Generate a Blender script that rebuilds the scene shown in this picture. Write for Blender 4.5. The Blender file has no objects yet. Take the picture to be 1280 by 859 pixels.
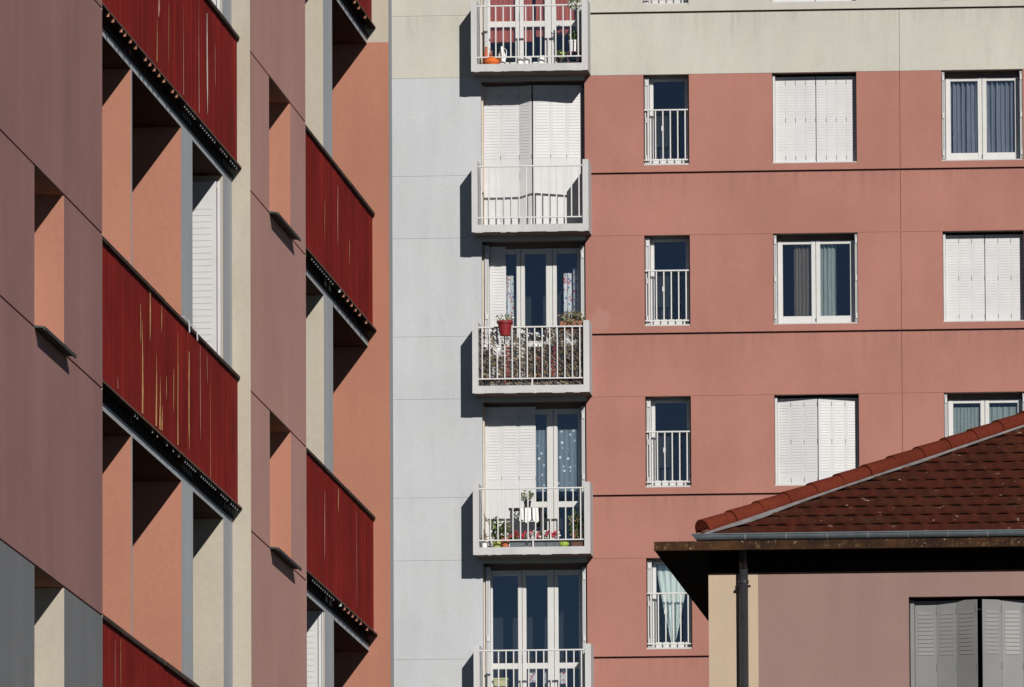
import bpy, math, random
from mathutils import Vector, Matrix

random.seed(7)
scene = bpy.context.scene
COL = scene.collection
PI = math.pi

# ------------------------------------------------------------------ materials
def srgb(r, g, b):
    def f(c):
        c /= 255.0
        return c / 12.92 if c <= 0.04045 else ((c + 0.055) / 1.055) ** 2.4
    return (f(r), f(g), f(b))

class NT:
    def __init__(self, name):
        self.m = bpy.data.materials.new(name)
        self.m.use_nodes = True
        self.t = self.m.node_tree
        self.t.nodes.clear()
        self.out = self.n('ShaderNodeOutputMaterial')
        self.b = self.n('ShaderNodeBsdfPrincipled')
        self.l(self.b.outputs[0], self.out.inputs[0])
        self.co = self.n('ShaderNodeTexCoord').outputs['Object']
    def n(self, k, **kw):
        x = self.t.nodes.new(k)
        for a, v in kw.items():
            setattr(x, a, v)
        return x
    def l(self, a, b):
        self.t.links.new(a, b)
    def mapping(self, sc):
        mp = self.n('ShaderNodeMapping')
        mp.inputs['Scale'].default_value = sc
        self.l(self.co, mp.inputs[0])
        return mp.outputs[0]
    def noise(self, sc, detail=4, rough=0.55, vec=None):
        x = self.n('ShaderNodeTexNoise')
        x.inputs['Scale'].default_value = sc
        x.inputs['Detail'].default_value = detail
        x.inputs['Roughness'].default_value = rough
        self.l(vec if vec is not None else self.co, x.inputs['Vector'])
        return x.outputs['Fac']
    def remap(self, v, a, b, c, d):
        x = self.n('ShaderNodeMapRange')
        x.inputs[1].default_value = a; x.inputs[2].default_value = b
        x.inputs[3].default_value = c; x.inputs[4].default_value = d
        self.l(v, x.inputs[0])
        return x.outputs[0]
    def math(self, op, a, b):
        x = self.n('ShaderNodeMath', operation=op)
        for i, v in enumerate((a, b)):
            if isinstance(v, (int, float)):
                x.inputs[i].default_value = v
            else:
                self.l(v, x.inputs[i])
        return x.outputs[0]
    def mixc(self, fac, a, b):
        x = self.n('ShaderNodeMix', data_type='RGBA')
        if isinstance(fac, (int, float)):
            x.inputs[0].default_value = fac
        else:
            self.l(fac, x.inputs[0])
        for i, v in ((6, a), (7, b)):
            if isinstance(v, tuple):
                x.inputs[i].default_value = (*v[:3], 1)
            else:
                self.l(v, x.inputs[i])
        return x.outputs[2]
    def scale(self, c, v):
        x = self.n('ShaderNodeVectorMath', operation='SCALE')
        if isinstance(c, tuple):
            x.inputs[0].default_value = c[:3]
        else:
            self.l(c, x.inputs[0])
        self.l(v, x.inputs['Scale'])
        return x.outputs[0]
    def bump(self, h, strength, dist):
        x = self.n('ShaderNodeBump')
        x.inputs['Strength'].default_value = strength
        x.inputs['Distance'].default_value = dist
        self.l(h, x.inputs['Height'])
        self.l(x.outputs[0], self.b.inputs['Normal'])

def stucco(name, col, var=0.10, streak=0.07, grain=0.05, rough=0.9, dirt=None, dirt_amt=0.0, runs=None, smudge=None):
    k = NT(name)
    v = k.remap(k.noise(0.55, 5), 0.3, 0.7, 1 - var, 1 + var)
    s = k.remap(k.noise(1.0, 4, 0.6, k.mapping((3.0, 2.2, 0.35))), 0.3, 0.7, 1 - streak, 1 + streak)
    g = k.remap(k.noise(26.0, 3, 0.7), 0.25, 0.75, 1 - grain, 1 + grain)
    c = k.scale(col, k.math('MULTIPLY', k.math('MULTIPLY', v, s), g))
    hue = k.remap(k.noise(1.7, 3), 0.35, 0.65, 0.0, 0.35)
    c = k.mixc(hue, c, k.scale((col[0] * 0.98, col[1] * 1.0, col[2] * 1.04), k.math('MULTIPLY', v, g)))
    if dirt is not None:
        d = k.remap(k.noise(0.9, 6, 0.7, k.mapping((3, 3, 0.8))), 0.56, 0.74, 0.0, dirt_amt)
        c = k.mixc(d, c, dirt)
    if runs:
        # rain runs left on the render below the string lines: thin uneven streaks of dirt
        sp = k.n('ShaderNodeSeparateXYZ'); k.l(k.co, sp.inputs[0])
        z = k.math('SUBTRACT', runs[0], sp.outputs[2])
        fr = k.math('FRACT', k.math('DIVIDE', z, runs[1]), 0.0)
        reach = k.remap(k.noise(1.0, 3, 0.6, k.mapping((1.1, 1.1, 0.02))), 0.35, 0.7, 0.02, 0.30)
        fall = k.remap(k.math('DIVIDE', fr, reach), 0.1, 1.0, 1.0, 0.0)
        thin = k.remap(k.noise(1.0, 4, 0.7, k.mapping((9.0, 9.0, 0.12))), 0.48, 0.70, 0.0, runs[2])
        c = k.mixc(k.math('MULTIPLY', fall, thin), c, runs[3])
    if smudge:
        sp = k.n('ShaderNodeVectorMath', operation='DISTANCE'); k.l(k.co, sp.inputs[0]); sp.inputs[1].default_value = smudge[0]
        d = k.math('ADD', sp.outputs['Value'], k.remap(k.noise(7.0, 4, 0.7), 0.2, 0.8, -0.14, 0.14))
        c = k.mixc(k.remap(d, smudge[1] * 0.7, smudge[1], smudge[2], 0.0), c, smudge[3])
    k.l(c, k.b.inputs['Base Color'])
    k.b.inputs['Roughness'].default_value = rough
    k.b.inputs['Specular IOR Level'].default_value = 0.06
    k.bump(k.noise(38.0, 4, 0.7), 0.35, 0.006)
    return k.m

def plain(name, col, rough=0.6, var=0.08, metal=0.0, spec=0.4, sc=6.0):
    k = NT(name)
    v = k.remap(k.noise(sc, 5, 0.65), 0.3, 0.7, 1 - var, 1 + var)
    k.l(k.scale(col, v), k.b.inputs['Base Color'])
    k.b.inputs['Roughness'].default_value = rough
    k.b.inputs['Metallic'].default_value = metal
    k.b.inputs['Specular IOR Level'].default_value = spec
    return k.m

M = {}
M['salmon'] = stucco('salmon_render', (0.318, 0.148, 0.118), 0.09, 0.03, runs=(26.99, 2.75, 0.32, (0.17, 0.085, 0.07)), smudge=((-15.02, 201.82, 24.50), 0.20, 0.34, (0.36, 0.205, 0.18)))
M['cream'] = stucco('cream_render', (0.43, 0.415, 0.365), 0.06, 0.05, dirt=(0.27, 0.26, 0.22), dirt_amt=0.25, runs=(26.99, 2.75, 0.24, (0.20, 0.19, 0.16)))
M['pale_grey'] = stucco('pale_grey_render', (0.415, 0.425, 0.435), 0.05, 0.05, dirt=(0.30, 0.31, 0.325), dirt_amt=0.25)
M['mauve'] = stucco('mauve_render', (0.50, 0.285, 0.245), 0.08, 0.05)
M['mauve_dark'] = stucco('vignetted_mauve_render', (0.335, 0.183, 0.167), 0.10, 0.06)  # darker copy of the mauve with lens vignette put into its colour
M['cream_left'] = stucco('warm_cream_render', (0.365, 0.330, 0.268), 0.06, 0.05, dirt=(0.25, 0.22, 0.17), dirt_amt=0.3)
M['mid_grey'] = stucco('grey_render', (0.205, 0.21, 0.215), 0.06, 0.07)
M['peach'] = stucco('peach_render', (0.335, 0.152, 0.104), 0.07, 0.05)
M['pier_grey'] = stucco('pier_grey_render', (0.41, 0.42, 0.43), 0.05, 0.07)
M['groove'] = plain('joint_dark', (0.10, 0.05, 0.045), 0.95)
M['joint'] = stucco('joint_salmon', (0.30, 0.12, 0.09), 0.1)
M['concrete'] = stucco('painted_concrete', (0.455, 0.45, 0.445), 0.07, 0.08, 0.07, dirt=(0.30, 0.28, 0.25), dirt_amt=0.35)
M['soffit'] = stucco('shaded_soffit_concrete', (0.16, 0.12, 0.105), 0.1)  # underside shade put into a darker tone of the concrete
M['loggia_soffit_shade'] = stucco('loggia_soffit_shade', (0.055, 0.030, 0.024), 0.1)  # loggia shade put into the colour of slab undersides and tops
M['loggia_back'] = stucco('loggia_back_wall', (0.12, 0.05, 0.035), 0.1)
M['white_metal'] = plain('white_painted_metal', (0.54, 0.535, 0.525), 0.45, 0.05)
M['white_pvc'] = plain('white_window_frame', (0.50, 0.495, 0.48), 0.4, 0.04)
M['shutter'] = plain('white_shutter_paint', (0.49, 0.49, 0.49), 0.5, 0.06, sc=3)
M['grey_shutter'] = plain('grey_shutter_paint', (0.165, 0.164, 0.163), 0.5, 0.1, sc=3)
M['beige_frame'] = plain('beige_frame', (0.48, 0.41, 0.33), 0.6)
M['interior'] = plain('dim_room', (0.022, 0.024, 0.030), 0.9)
M['dark_metal_and_shade'] = plain('dark_metal_and_shade', (0.018, 0.015, 0.015), 0.9, spec=0.03)
M['coping'] = plain('weathered_coping', (0.075, 0.055, 0.045), 0.9, 0.3, sc=3, spec=0.05)
M['trim'] = plain('brown_trim', (0.15, 0.085, 0.065), 0.9, 0.25, sc=3, spec=0.05)
M['sill'] = plain('dark_zinc_sill', (0.05, 0.055, 0.053), 0.7, 0.2, spec=0.15)
M['zinc'] = plain('zinc', (0.115, 0.135, 0.15), 0.45, 0.25, metal=0.35, sc=5)
M['pipe'] = plain('grey_downpipe', (0.028, 0.028, 0.032), 0.35, 0.15, metal=0.1)
M['mortar'] = plain('pale_mortar', (0.17, 0.16, 0.16), 0.9, 0.3)
M['house_mauve'] = stucco('house_render', (0.232, 0.149, 0.132), 0.08, 0.06)
M['house_cream'] = stucco('house_cream_band', (0.40, 0.315, 0.225), 0.05, 0.04)
M['hip_tile'] = stucco('hip_tile', (0.105, 0.021, 0.0115), 0.2, 0.1, 0.2)
for i, c in enumerate([(0.062, 0.0155, 0.009), (0.056, 0.015, 0.009), (0.068, 0.0162, 0.009), (0.051, 0.0145, 0.009)]):
    k = NT('roof_tile')
    v = k.remap(k.noise(9.0, 5, 0.7), 0.3, 0.7, 0.75, 1.25)
    cc = k.scale(c, v)
    li = k.remap(k.noise(9.0, 3, 0.6), 0.685, 0.72, 0.0, 0.75)
    cc = k.mixc(li, cc, (0.40, 0.36, 0.28))
    mo = k.remap(k.noise(2.5, 4), 0.5, 0.75, 0, 0.45)
    cc = k.mixc(mo, cc, (0.055, 0.035, 0.018))
    k.l(cc, k.b.inputs['Base Color'])
    k.b.inputs['Roughness'].default_value = 0.9; k.b.inputs['Specular IOR Level'].default_value = 0.08
    k.bump(k.noise(40.0, 4), 0.4, 0.01)
    M['tile%d' % i] = k.m

# red boards: fine vertical grain and worn paint
k = NT('red_painted_boards')
vec = k.mapping((1.0, 30.0, 0.25))
st = k.remap(k.noise(1.0, 5, 0.7, vec), 0.3, 0.7, 0.8, 1.2)
bl = k.remap(k.noise(1.2, 4), 0.3, 0.7, 0.78, 1.22)
c = k.scale((0.215, 0.0178, 0.0135), k.math('MULTIPLY', st, bl))
w = k.math('MULTIPLY', k.remap(k.noise(1.0, 5, 0.75, k.mapping((1.0, 16.0, 0.5))), 0.66, 0.74, 0, 0.55),
           k.remap(k.noise(0.8, 3), 0.45, 0.62, 0, 1))
c = k.mixc(w, c, (0.33, 0.12, 0.06))
dk = k.remap(k.noise(0.9, 5, 0.6, k.mapping((1, 2.0, 0.7))), 0.55, 0.75, 0, 0.45)
c = k.mixc(dk, c, (0.11, 0.016, 0.015))
k.l(c, k.b.inputs['Base Color'])
k.b.inputs['Roughness'].default_value = 0.8
k.b.inputs['Specular IOR Level'].default_value = 0.05
k.bump(k.noise(1.0, 3, 0.6, k.mapping((1, 60, 0.2))), 0.25, 0.004)
M['red'] = k.m
M['peel_o'] = plain('bare_ochre_wood', (0.66, 0.33, 0.13), 0.8, 0.35, sc=14)
M['peel_p'] = plain('faded_pink_paint', (0.60, 0.26, 0.22), 0.8, 0.3, sc=14)
M['peel_w'] = plain('bare_pale_undercoat', (0.80, 0.62, 0.56), 0.8, 0.2, sc=14)

# stained concrete eave
k = NT('stained_eave')
c = k.mixc(k.remap(k.noise(4.0, 6, 0.7), 0.4, 0.65, 0, 1), (0.022, 0.012, 0.009), (0.062, 0.030, 0.013))
c = k.mixc(k.remap(k.noise(16.0, 5, 0.7), 0.58, 0.68, 0, 0.7), c, (0.12, 0.082, 0.042))
c = k.mixc(k.remap(k.noise(30.0, 2, 0.6), 0.68, 0.72, 0, 0.8), c, (0.25, 0.23, 0.18))
k.l(c, k.b.inputs['Base Color']); k.b.inputs['Roughness'].default_value = 0.95; k.b.inputs['Specular IOR Level'].default_value = 0.08
M['eave'] = k.m
M['eave_and_shade'] = plain('dark_eave_and_shade', (0.016, 0.009, 0.007), 0.95, 0.3, spec=0.05)

# window glass: clear sheet with mirror reflection by angle
def glass(name, tint, ior=1.68):
    k = NT(name)
    k.t.nodes.remove(k.b)
    tr = k.n('ShaderNodeBsdfTransparent'); tr.inputs[0].default_value = (*tint, 1)
    gl = k.n('ShaderNodeBsdfGlossy'); gl.inputs[0].default_value = (0.86, 0.94, 1.0, 1); gl.inputs['Roughness'].default_value = 0.02
    fr = k.n('ShaderNodeFresnel'); fr.inputs['IOR'].default_value = ior
    mx = k.n('ShaderNodeMixShader')
    k.l(fr.outputs[0], mx.inputs[0]); k.l(tr.outputs[0], mx.inputs[1]); k.l(gl.outputs[0], mx.inputs[2])
    k.l(mx.outputs[0], k.out.inputs[0])
    return k.m
M['glass'] = glass('window_glass', (0.90, 0.92, 0.92))

def fabric(name, col, fold=0.0):
    k = NT(name)
    v = k.remap(k.noise(3.0, 4, 0.6, k.mapping((14, 14, 0.6))), 0.3, 0.7, 0.75, 1.2)
    k.l(k.scale(col, v), k.b.inputs['Base Color'])
    k.b.inputs['Roughness'].default_value = 0.95
    return k.m
M['curtain_grey'] = fabric('grey_striped_curtain', (0.19, 0.195, 0.235))
M['curtain_beige'] = fabric('beige_curtain', (0.13, 0.105, 0.08))
M['curtain_white'] = fabric('white_voile', (0.60, 0.64, 0.60))
M['curtain_teal'] = fabric('pale_grey_green_voile', (0.25, 0.275, 0.26))
M['blind_red'] = fabric('red_brown_blind', (0.40, 0.095, 0.07))
def dots(name, base, cols, sc, thr):
    k = NT(name)
    vo = k.n('ShaderNodeTexVoronoi'); vo.inputs['Scale'].default_value = sc
    k.l(k.co, vo.inputs['Vector'])
    c = base
    ramp = k.n('ShaderNodeValToRGB')
    ramp.color_ramp.interpolation = 'CONSTANT'
    n = len(cols)
    for i, cc in enumerate(cols):
        e = ramp.color_ramp.elements[0] if i == 0 else ramp.color_ramp.elements.new(i / n)
        e.position = i / n; e.color = (*cc, 1)
    sep = k.n('ShaderNodeSeparateColor'); k.l(vo.outputs['Color'], sep.inputs[0]); k.l(sep.outputs[0], ramp.inputs[0])
    f = k.remap(vo.outputs['Distance'], thr, thr + 0.05, 1, 0)
    k.l(k.mixc(f, base, ramp.outputs[0]), k.b.inputs['Base Color'])
    k.b.inputs['Roughness'].default_value = 0.95
    return k.m
M['curtain_floral'] = dots('floral_curtain', (0.62, 0.61, 0.60), [(0.45, 0.05, 0.08), (0.12, 0.18, 0.36), (0.6, 0.62, 0.66), (0.5, 0.2, 0.25)], 20, 0.40)
M['curtain_lace'] = dots('blue_lace_curtain', (0.17, 0.20, 0.235), [(0.75, 0.78, 0.78)], 9.0, 0.17)
for nm, c in dict(terracotta=(0.36, 0.10, 0.04), brown_clay=(0.24, 0.105, 0.065), orange=(0.72, 0.15, 0.025), red_pot=(0.20, 0.010, 0.013), white_pot=(0.72, 0.71, 0.69),
                  black_pot=(0.02, 0.02, 0.02), grey_trough=(0.10, 0.11, 0.125), lime=(0.30, 0.42, 0.06), olive=(0.34, 0.35, 0.10),
                  brown=(0.10, 0.045, 0.03), purple=(0.08, 0.03, 0.06), table_dark=(0.05, 0.05, 0.055), cloth=(0.74, 0.73, 0.71),
                  yellow=(0.62, 0.56, 0.30), soil=(0.04, 0.028, 0.02), stick=(0.36, 0.31, 0.24)).items():
    M[nm] = plain(nm, c, 0.6, 0.12)
for nm, c in dict(leaf=(0.060, 0.105, 0.03), leaf_light=(0.16, 0.20, 0.06), leaf_dry=(0.22, 0.17, 0.085), flower_pink=(0.62, 0.05, 0.11),
                  flower_red=(0.42, 0.02, 0.035), flower_white=(0.76, 0.75, 0.72), net_tan=(0.165, 0.125, 0.085), net_brown=(0.075, 0.048, 0.034),
                  net_dark=(0.016, 0.014, 0.013), net_grey=(0.155, 0.15, 0.145), net_red=(0.20, 0.024, 0.028)).items():
    M[nm] = plain(nm, c, 0.75, 0.2, sc=20)
k = NT('ground_grass_asphalt')
k.l(k.mixc(k.remap(k.noise(0.05, 5), 0.45, 0.55, 0, 1), (0.045, 0.045, 0.045), (0.035, 0.055, 0.02)), k.b.inputs['Base Color'])
k.b.inputs['Roughness'].default_value = 0.95
M['ground'] = k.m

# ------------------------------------------------------------------ mesh builder
class MB:
    def __init__(self):
        self.v, self.f, self.m, self.mats = [], [], [], []
    def mi(self, mat):
        if mat not in self.mats:
            self.mats.append(mat)
        return self.mats.index(mat)
    def face(self, pts, mat):
        s = len(self.v)
        self.v += [tuple(p) for p in pts]
        self.f.append(tuple(range(s, s + len(pts)))); self.m.append(self.mi(mat))
    def poly(self, verts, faces, mat):
        s = len(self.v); i = self.mi(mat)
        self.v += [tuple(p) for p in verts]
        for f in faces:
            self.f.append(tuple(s + a for a in f)); self.m.append(i)
    def box(self, x0, x1, y0, y1, z0, z1, mat, c=0.0, faces=None):
        """axis box; c chamfers the four edges along its longest axis; faces = dict of per-side materials"""
        if faces is None and c <= 0:
            v = [(x, y, z) for x in (x0, x1) for y in (y0, y1) for z in (z0, z1)]
            self.poly(v, [(0, 1, 3, 2), (4, 6, 7, 5), (0, 4, 5, 1), (2, 3, 7, 6), (0, 2, 6, 4), (1, 5, 7, 3)], mat)
            return
        if faces is not None:
            P = lambda a, b, d: ((x0, x1)[a], (y0, y1)[b], (z0, z1)[d])
            S = {'-x': [(0, 0, 0), (0, 0, 1), (0, 1, 1), (0, 1, 0)], '+x': [(1, 0, 0), (1, 1, 0), (1, 1, 1), (1, 0, 1)],
                 '-y': [(0, 0, 0), (1, 0, 0), (1, 0, 1), (0, 0, 1)], '+y': [(0, 1, 0), (0, 1, 1), (1, 1, 1), (1, 1, 0)],
                 '-z': [(0, 0, 0), (0, 1, 0), (1, 1, 0), (1, 0, 0)], '+z': [(0, 0, 1), (1, 0, 1), (1, 1, 1), (0, 1, 1)]}
            for kx, q in S.items():
                self.face([P(*t) for t in q], faces.get(kx, mat))
            return
        d = (x1 - x0, y1 - y0, z1 - z0); ax = d.index(max(d)); o = [i for i in range(3) if i != ax]
        lo = (x0, y0, z0); hi = (x1, y1, z1)
        a0, a1, b0, b1 = lo[o[0]], hi[o[0]], lo[o[1]], hi[o[1]]
        ring = [(a0 + c, b0), (a1 - c, b0), (a1, b0 + c), (a1, b1 - c), (a1 - c, b1), (a0 + c, b1), (a0, b1 - c), (a0, b0 + c)]
        vs = []
        for e in (lo[ax], hi[ax]):
            for (a, b) in ring:
                p = [0, 0, 0]; p[ax] = e; p[o[0]] = a; p[o[1]] = b
                vs.append(tuple(p))
        fs = [tuple(range(8)), tuple(range(8, 16))] + [(i, (i + 1) % 8, 8 + (i + 1) % 8, 8 + i) for i in range(8)]
        self.poly(vs, fs, mat)
    def prism(self, pts, off, mat):
        """polygon extruded by vector off"""
        n = len(pts); o = Vector(off)
        vs = [Vector(p) for p in pts] + [Vector(p) + o for p in pts]
        self.poly(vs, [tuple(range(n)), tuple(range(n, 2 * n))] + [(i, (i + 1) % n, n + (i + 1) % n, n + i) for i in range(n)], mat)
    def tube(self, path, r, mat, seg=10, r2=None):
        vs, fs = [], []
        n = len(path)
        P = [Vector(p) for p in path]
        for i, p in enumerate(P):
            d = (P[min(i + 1, n - 1)] - P[max(i - 1, 0)]).normalized()
            a = d.orthogonal().normalized(); b = d.cross(a)
            rr = r if r2 is None else r + (r2 - r) * i / (n - 1)
            for s in range(seg):
                t = 2 * PI * s / seg
                vs.append(p + (a * math.cos(t) + b * math.sin(t)) * rr)
        for i in range(n - 1):
            for s in range(seg):
                fs.append((i * seg + s, i * seg + (s + 1) % seg, (i + 1) * seg + (s + 1) % seg, (i + 1) * seg + s))
        fs += [tuple(range(seg)), tuple(range((n - 1) * seg, n * seg))]
        self.poly(vs, fs, mat)
    def lathe(self, c, prof, mat, seg=20, cap=True):
        vs, fs = [], []
        for (r, z) in prof:
            for s in range(seg):
                t = 2 * PI * s / seg
                vs.append((c[0] + r * math.cos(t), c[1] + r * math.sin(t), c[2] + z))
        for i in range(len(prof) - 1):
            for s in range(seg):
                fs.append((i * seg + s, i * seg + (s + 1) % seg, (i + 1) * seg + (s + 1) % seg, (i + 1) * seg + s))
        if cap:
            fs += [tuple(range(seg)), tuple(range((len(prof) - 1) * seg, len(prof) * seg))]
        self.poly(vs, fs, mat)
    def leaf(self, p, size, mat, nrm=None, asp=0.5):
        d = Vector((random.gauss(0, 1), random.gauss(0, 1), random.gauss(0, 0.8))).normalized() if nrm is None else nrm
        a = d.orthogonal().normalized() if nrm is not None else Vector((random.gauss(0, 1), random.gauss(0, 1), random.gauss(0, 1))).cross(d).normalized()
        b = d.cross(a)
        p = Vector(p)
        self.face([p - a * size * 0.5, p + b * size * asp * 0.5 + d * size * 0.08, p + a * size * 0.5, p - b * size * asp * 0.5 + d * size * 0.08], mat)
    def build(self, name, parent=None, smooth=False):
        me = bpy.data.meshes.new(name)
        me.from_pydata(self.v, [], self.f)
        for m in self.mats:
            me.materials.append(M[m])
        me.polygons.foreach_set('material_index', self.m)
        if smooth:
            me.polygons.foreach_set('use_smooth', [True] * len(self.f))
        me.update()
        import bmesh
        bm = bmesh.new(); bm.from_mesh(me)
        if smooth:
            bmesh.ops.remove_doubles(bm, verts=bm.verts, dist=1e-5)
        bmesh.ops.recalc_face_normals(bm, faces=bm.faces)
        bm.to_mesh(me); bm.free()
        o = bpy.data.objects.new(name, me); COL.objects.link(o)
        if parent is not None:
            # parents sit at a thing's base; keep the mesh in world metres
            o.parent = parent
            o.matrix_parent_inverse = parent_world(parent).inverted()
        return o

def parent_world(o):
    m = Matrix.LocRotScale(o.location, o.rotation_euler, o.scale)
    if o.parent is not None:
        m = parent_world(o.parent) @ o.matrix_parent_inverse @ m
    return m

def thing(name, label, cat, loc, group=None):
    o = bpy.data.objects.new(name, None); COL.objects.link(o)
    o.empty_display_size = 0.2
    o.location = loc
    o['label'] = label; o['category'] = cat
    if group:
        o['group'] = group
    return o

def part_empty(name, parent, label=None):
    o = bpy.data.objects.new(name, None); COL.objects.link(o); o.empty_display_size = 0.1
    o.parent = parent
    o.matrix_parent_inverse = parent_world(parent).inverted()
    if label:
        o['label'] = label
    return o

def relief(mb, us, vs, depth, mat, P, rev, split=0.3):
    """facade as a height field: depth(i,j) recess of each cell, mat(i,j) its front material, rev(u,v,side,d) reveals"""
    nu, nv = len(us) - 1, len(vs) - 1
    D = [[depth(i, j) for j in range(nv)] for i in range(nu)]
    for i in range(nu):
        j = 0
        while j < nv:
            j2 = j + 1
            while j2 < nv and D[i][j2] == D[i][j] and mat(i, j2) == mat(i, j) and D[i][j] == 0:
                j2 += 1
            d = D[i][j]
            mb.face([P(us[i], vs[j], d), P(us[i + 1], vs[j], d), P(us[i + 1], vs[j2], d), P(us[i], vs[j2], d)], mat(i, j))
            j = j2
    def side(p, q, d1, d2, u, v, s):
        a, b = min(d1, d2), max(d1, d2)
        cuts = [a, b] if not (a < split < b) else [a, split, b]
        for c0, c1 in zip(cuts, cuts[1:]):
            m = 'interior' if c0 >= split else rev(u, v, s, b)
            mb.face([P(*p, c0), P(*q, c0), P(*q, c1), P(*p, c1)], m)
    for i in range(nu):
        for j in range(nv):
            um, vm = (us[i] + us[i + 1]) / 2, (vs[j] + vs[j + 1]) / 2
            if i + 1 < nu and D[i][j] != D[i + 1][j]:
                side((us[i + 1], vs[j]), (us[i + 1], vs[j + 1]), D[i][j], D[i + 1][j], us[i + 1], vm, 'v>' if D[i][j] > D[i + 1][j] else 'v<')
            if j + 1 < nv and D[i][j] != D[i][j + 1]:
                side((us[i], vs[j + 1]), (us[i + 1], vs[j + 1]), D[i][j], D[i][j + 1], um, vs[j + 1], 'h')

def uniq(xs):
    o = []
    for x in sorted(xs):
        if not o or x - o[-1] > 1e-5:
            o.append(x)
    return o

# ------------------------------------------------------------------ shutters (folding, louvred)
def shutter_panel(mb, p0, p1, z0, z1, nrm, mat, zones, pitch=0.045, th=0.022, mx=0.036, lip=0.0055):
    """one upright panel from p0 to p1 (plan points), outward normal nrm; zones = [(zlo, zhi)] louvred"""
    a, b, n = Vector((*p0, 0)), Vector((*p1, 0)), Vector((*nrm, 0)).normalized()
    t = (b - a).normalized(); L = (b - a).length
    g = 0.0008
    a2, b2 = a + t * g, b - t * g
    mb.prism([a2 + Vector((0, 0, z0)), b2 + Vector((0, 0, z0)), b2 - n * th + Vector((0, 0, z0)), a2 - n * th + Vector((0, 0, z0))], (0, 0, z1 - z0), mat)
    for (lo, hi) in zones:
        z = hi
        while z - pitch > lo:
            q0 = a + t * min(mx, L * 0.2); q1 = b - t * min(mx, L * 0.2)
            up, dn = Vector((0, 0, z)), Vector((0, 0, z - pitch * 0.78))
            mb.prism([q0 + up + n * 0.001, q0 + dn + n * lip, q0 + dn + n * 0.001], q1 - q0, mat)
            z -= pitch
    # hinge knuckles
    for f in (0.06, 0.5, 0.93):
        z = z0 + (z1 - z0) * f
        mb.box(b.x - 0.004, b.x + 0.004, b.y - 0.003 + n.y * 0.006, b.y + 0.003 + n.y * 0.006, z - 0.035, z + 0.035, 'mortar' if mat != 'grey_shutter' else 'zinc')

def shutter_leaf(pts, z0, z1, nrm, mat, zones, parent, pitch=0.045, label=None, lip=0.0055):
    mb = MB()
    for p, q in zip(pts, pts[1:]):
        t = Vector((q[0] - p[0], q[1] - p[1])); nn = Vector((t.y, -t.x))
        if nn.dot(Vector(nrm)) < 0:
            nn = -nn
        shutter_panel(mb, p, q, z0, z1, tuple(nn), mat, zones, pitch, lip=lip)
    o = mb.build('shutter', parent)
    if label:
        o['label'] = label
    return o

def shutter_stack(x0, x1, y0, y1, z0, z1, parent, mat='shutter'):
    """folded panels standing edge-on in the reveal"""
    mb = MB()
    n = 3; w = (x1 - x0) / n
    for i in range(n):
        mb.box(x0 + i * w + 0.002, x0 + (i + 1) * w - 0.002, y0 + 0.012 * (i % 2), y1, z0, z1, mat, c=0.003)
    for f in (0.07, 0.5, 0.93):
        z = z0 + (z1 - z0) * f
        mb.box(x0 + 0.4 * w, x1 - 0.4 * w, y0 - 0.012, y0 + 0.02, z - 0.045, z + 0.045, mat, c=0.004)
    return mb.build('shutter', parent)

# ================================================================== GROUND
mb = MB()
mb.face([(-2500, -2500, 0), (2500, -2500, 0), (2500, 2500, 0), (-2500, 2500, 0)], 'ground')
g = mb.build('ground'); g['kind'] = 'structure'

# ================================================================== SALMON BLOCK (frontal)
Y0 = 201.82
B = thing('apartment_building', 'salmon and cream apartment block with a column of white balconies beside a pale grey wall', 'apartment building', (-9.0, Y0, 0))
FL = 2.75
ZJ = lambda f: 28.69 - FL * f          # window head / thin joint
ZG = lambda f: 27.008 - FL * f         # dark groove under the windows
ZB = lambda f: 28.705 - 2.745 * f      # underside of balcony tray at floor f
NX = (-14.262, -13.484); WX = (-12.07, -10.635); RX = (-9.195, -7.815)
OX = (-17.035, -15.265)
JX = (-9.915, -9.897)
XR = -15.265
openings = []
for f in range(-1, 5):
    for (a, b) in (NX, WX, RX):
        openings.append((a, b, ZG(f) + 0.135, ZJ(f)))
for f in range(-1, 5):
    openings.append((OX[0], OX[1], ZB(f) + 0.125, ZB(f) + 2.66))
us = [-26, 3.0, OX[0], OX[1], JX[0], JX[1]] + [x for o in openings for x in o[:2]]
vs = [0, 33.5] + [z for o in openings for z in o[2:]]
for f in range(-2, 6):
    vs += [ZG(f) - 0.019, ZG(f) - 0.006, ZG(f) + 0.006, ZG(f) + 0.019, ZJ(f) - 0.006, ZJ(f) + 0.006]
us, vs = uniq(us), uniq(vs)
def zone(u, v):
    if u < OX[1]:
        return 'cream' if v > ZJ(0) else 'pale_grey'
    return 'cream' if v > ZJ(0) + 0.006 else 'salmon'
def kind(i, j):
    u, v = (us[i] + us[i + 1]) / 2, (vs[j] + vs[j + 1]) / 2
    for (a, b, c, d) in openings:
        if a < u < b and c < v < d:
            return 'open'
    for f in range(-2, 6):
        if abs(v - ZG(f)) < 0.019 and u > XR:
            return 'groove'
        if abs(v - ZG(f)) < 0.006 and u < XR:
            return 'fine'
        if abs(v - ZJ(f)) < 0.006:
            return 'fine'
    if JX[0] < u < JX[1] and v < ZG(-1):
        return 'joint'
    return 'wall'
KD = [[kind(i, j) for j in range(len(vs) - 1)] for i in range(len(us) - 1)]
mb = MB()
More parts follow.
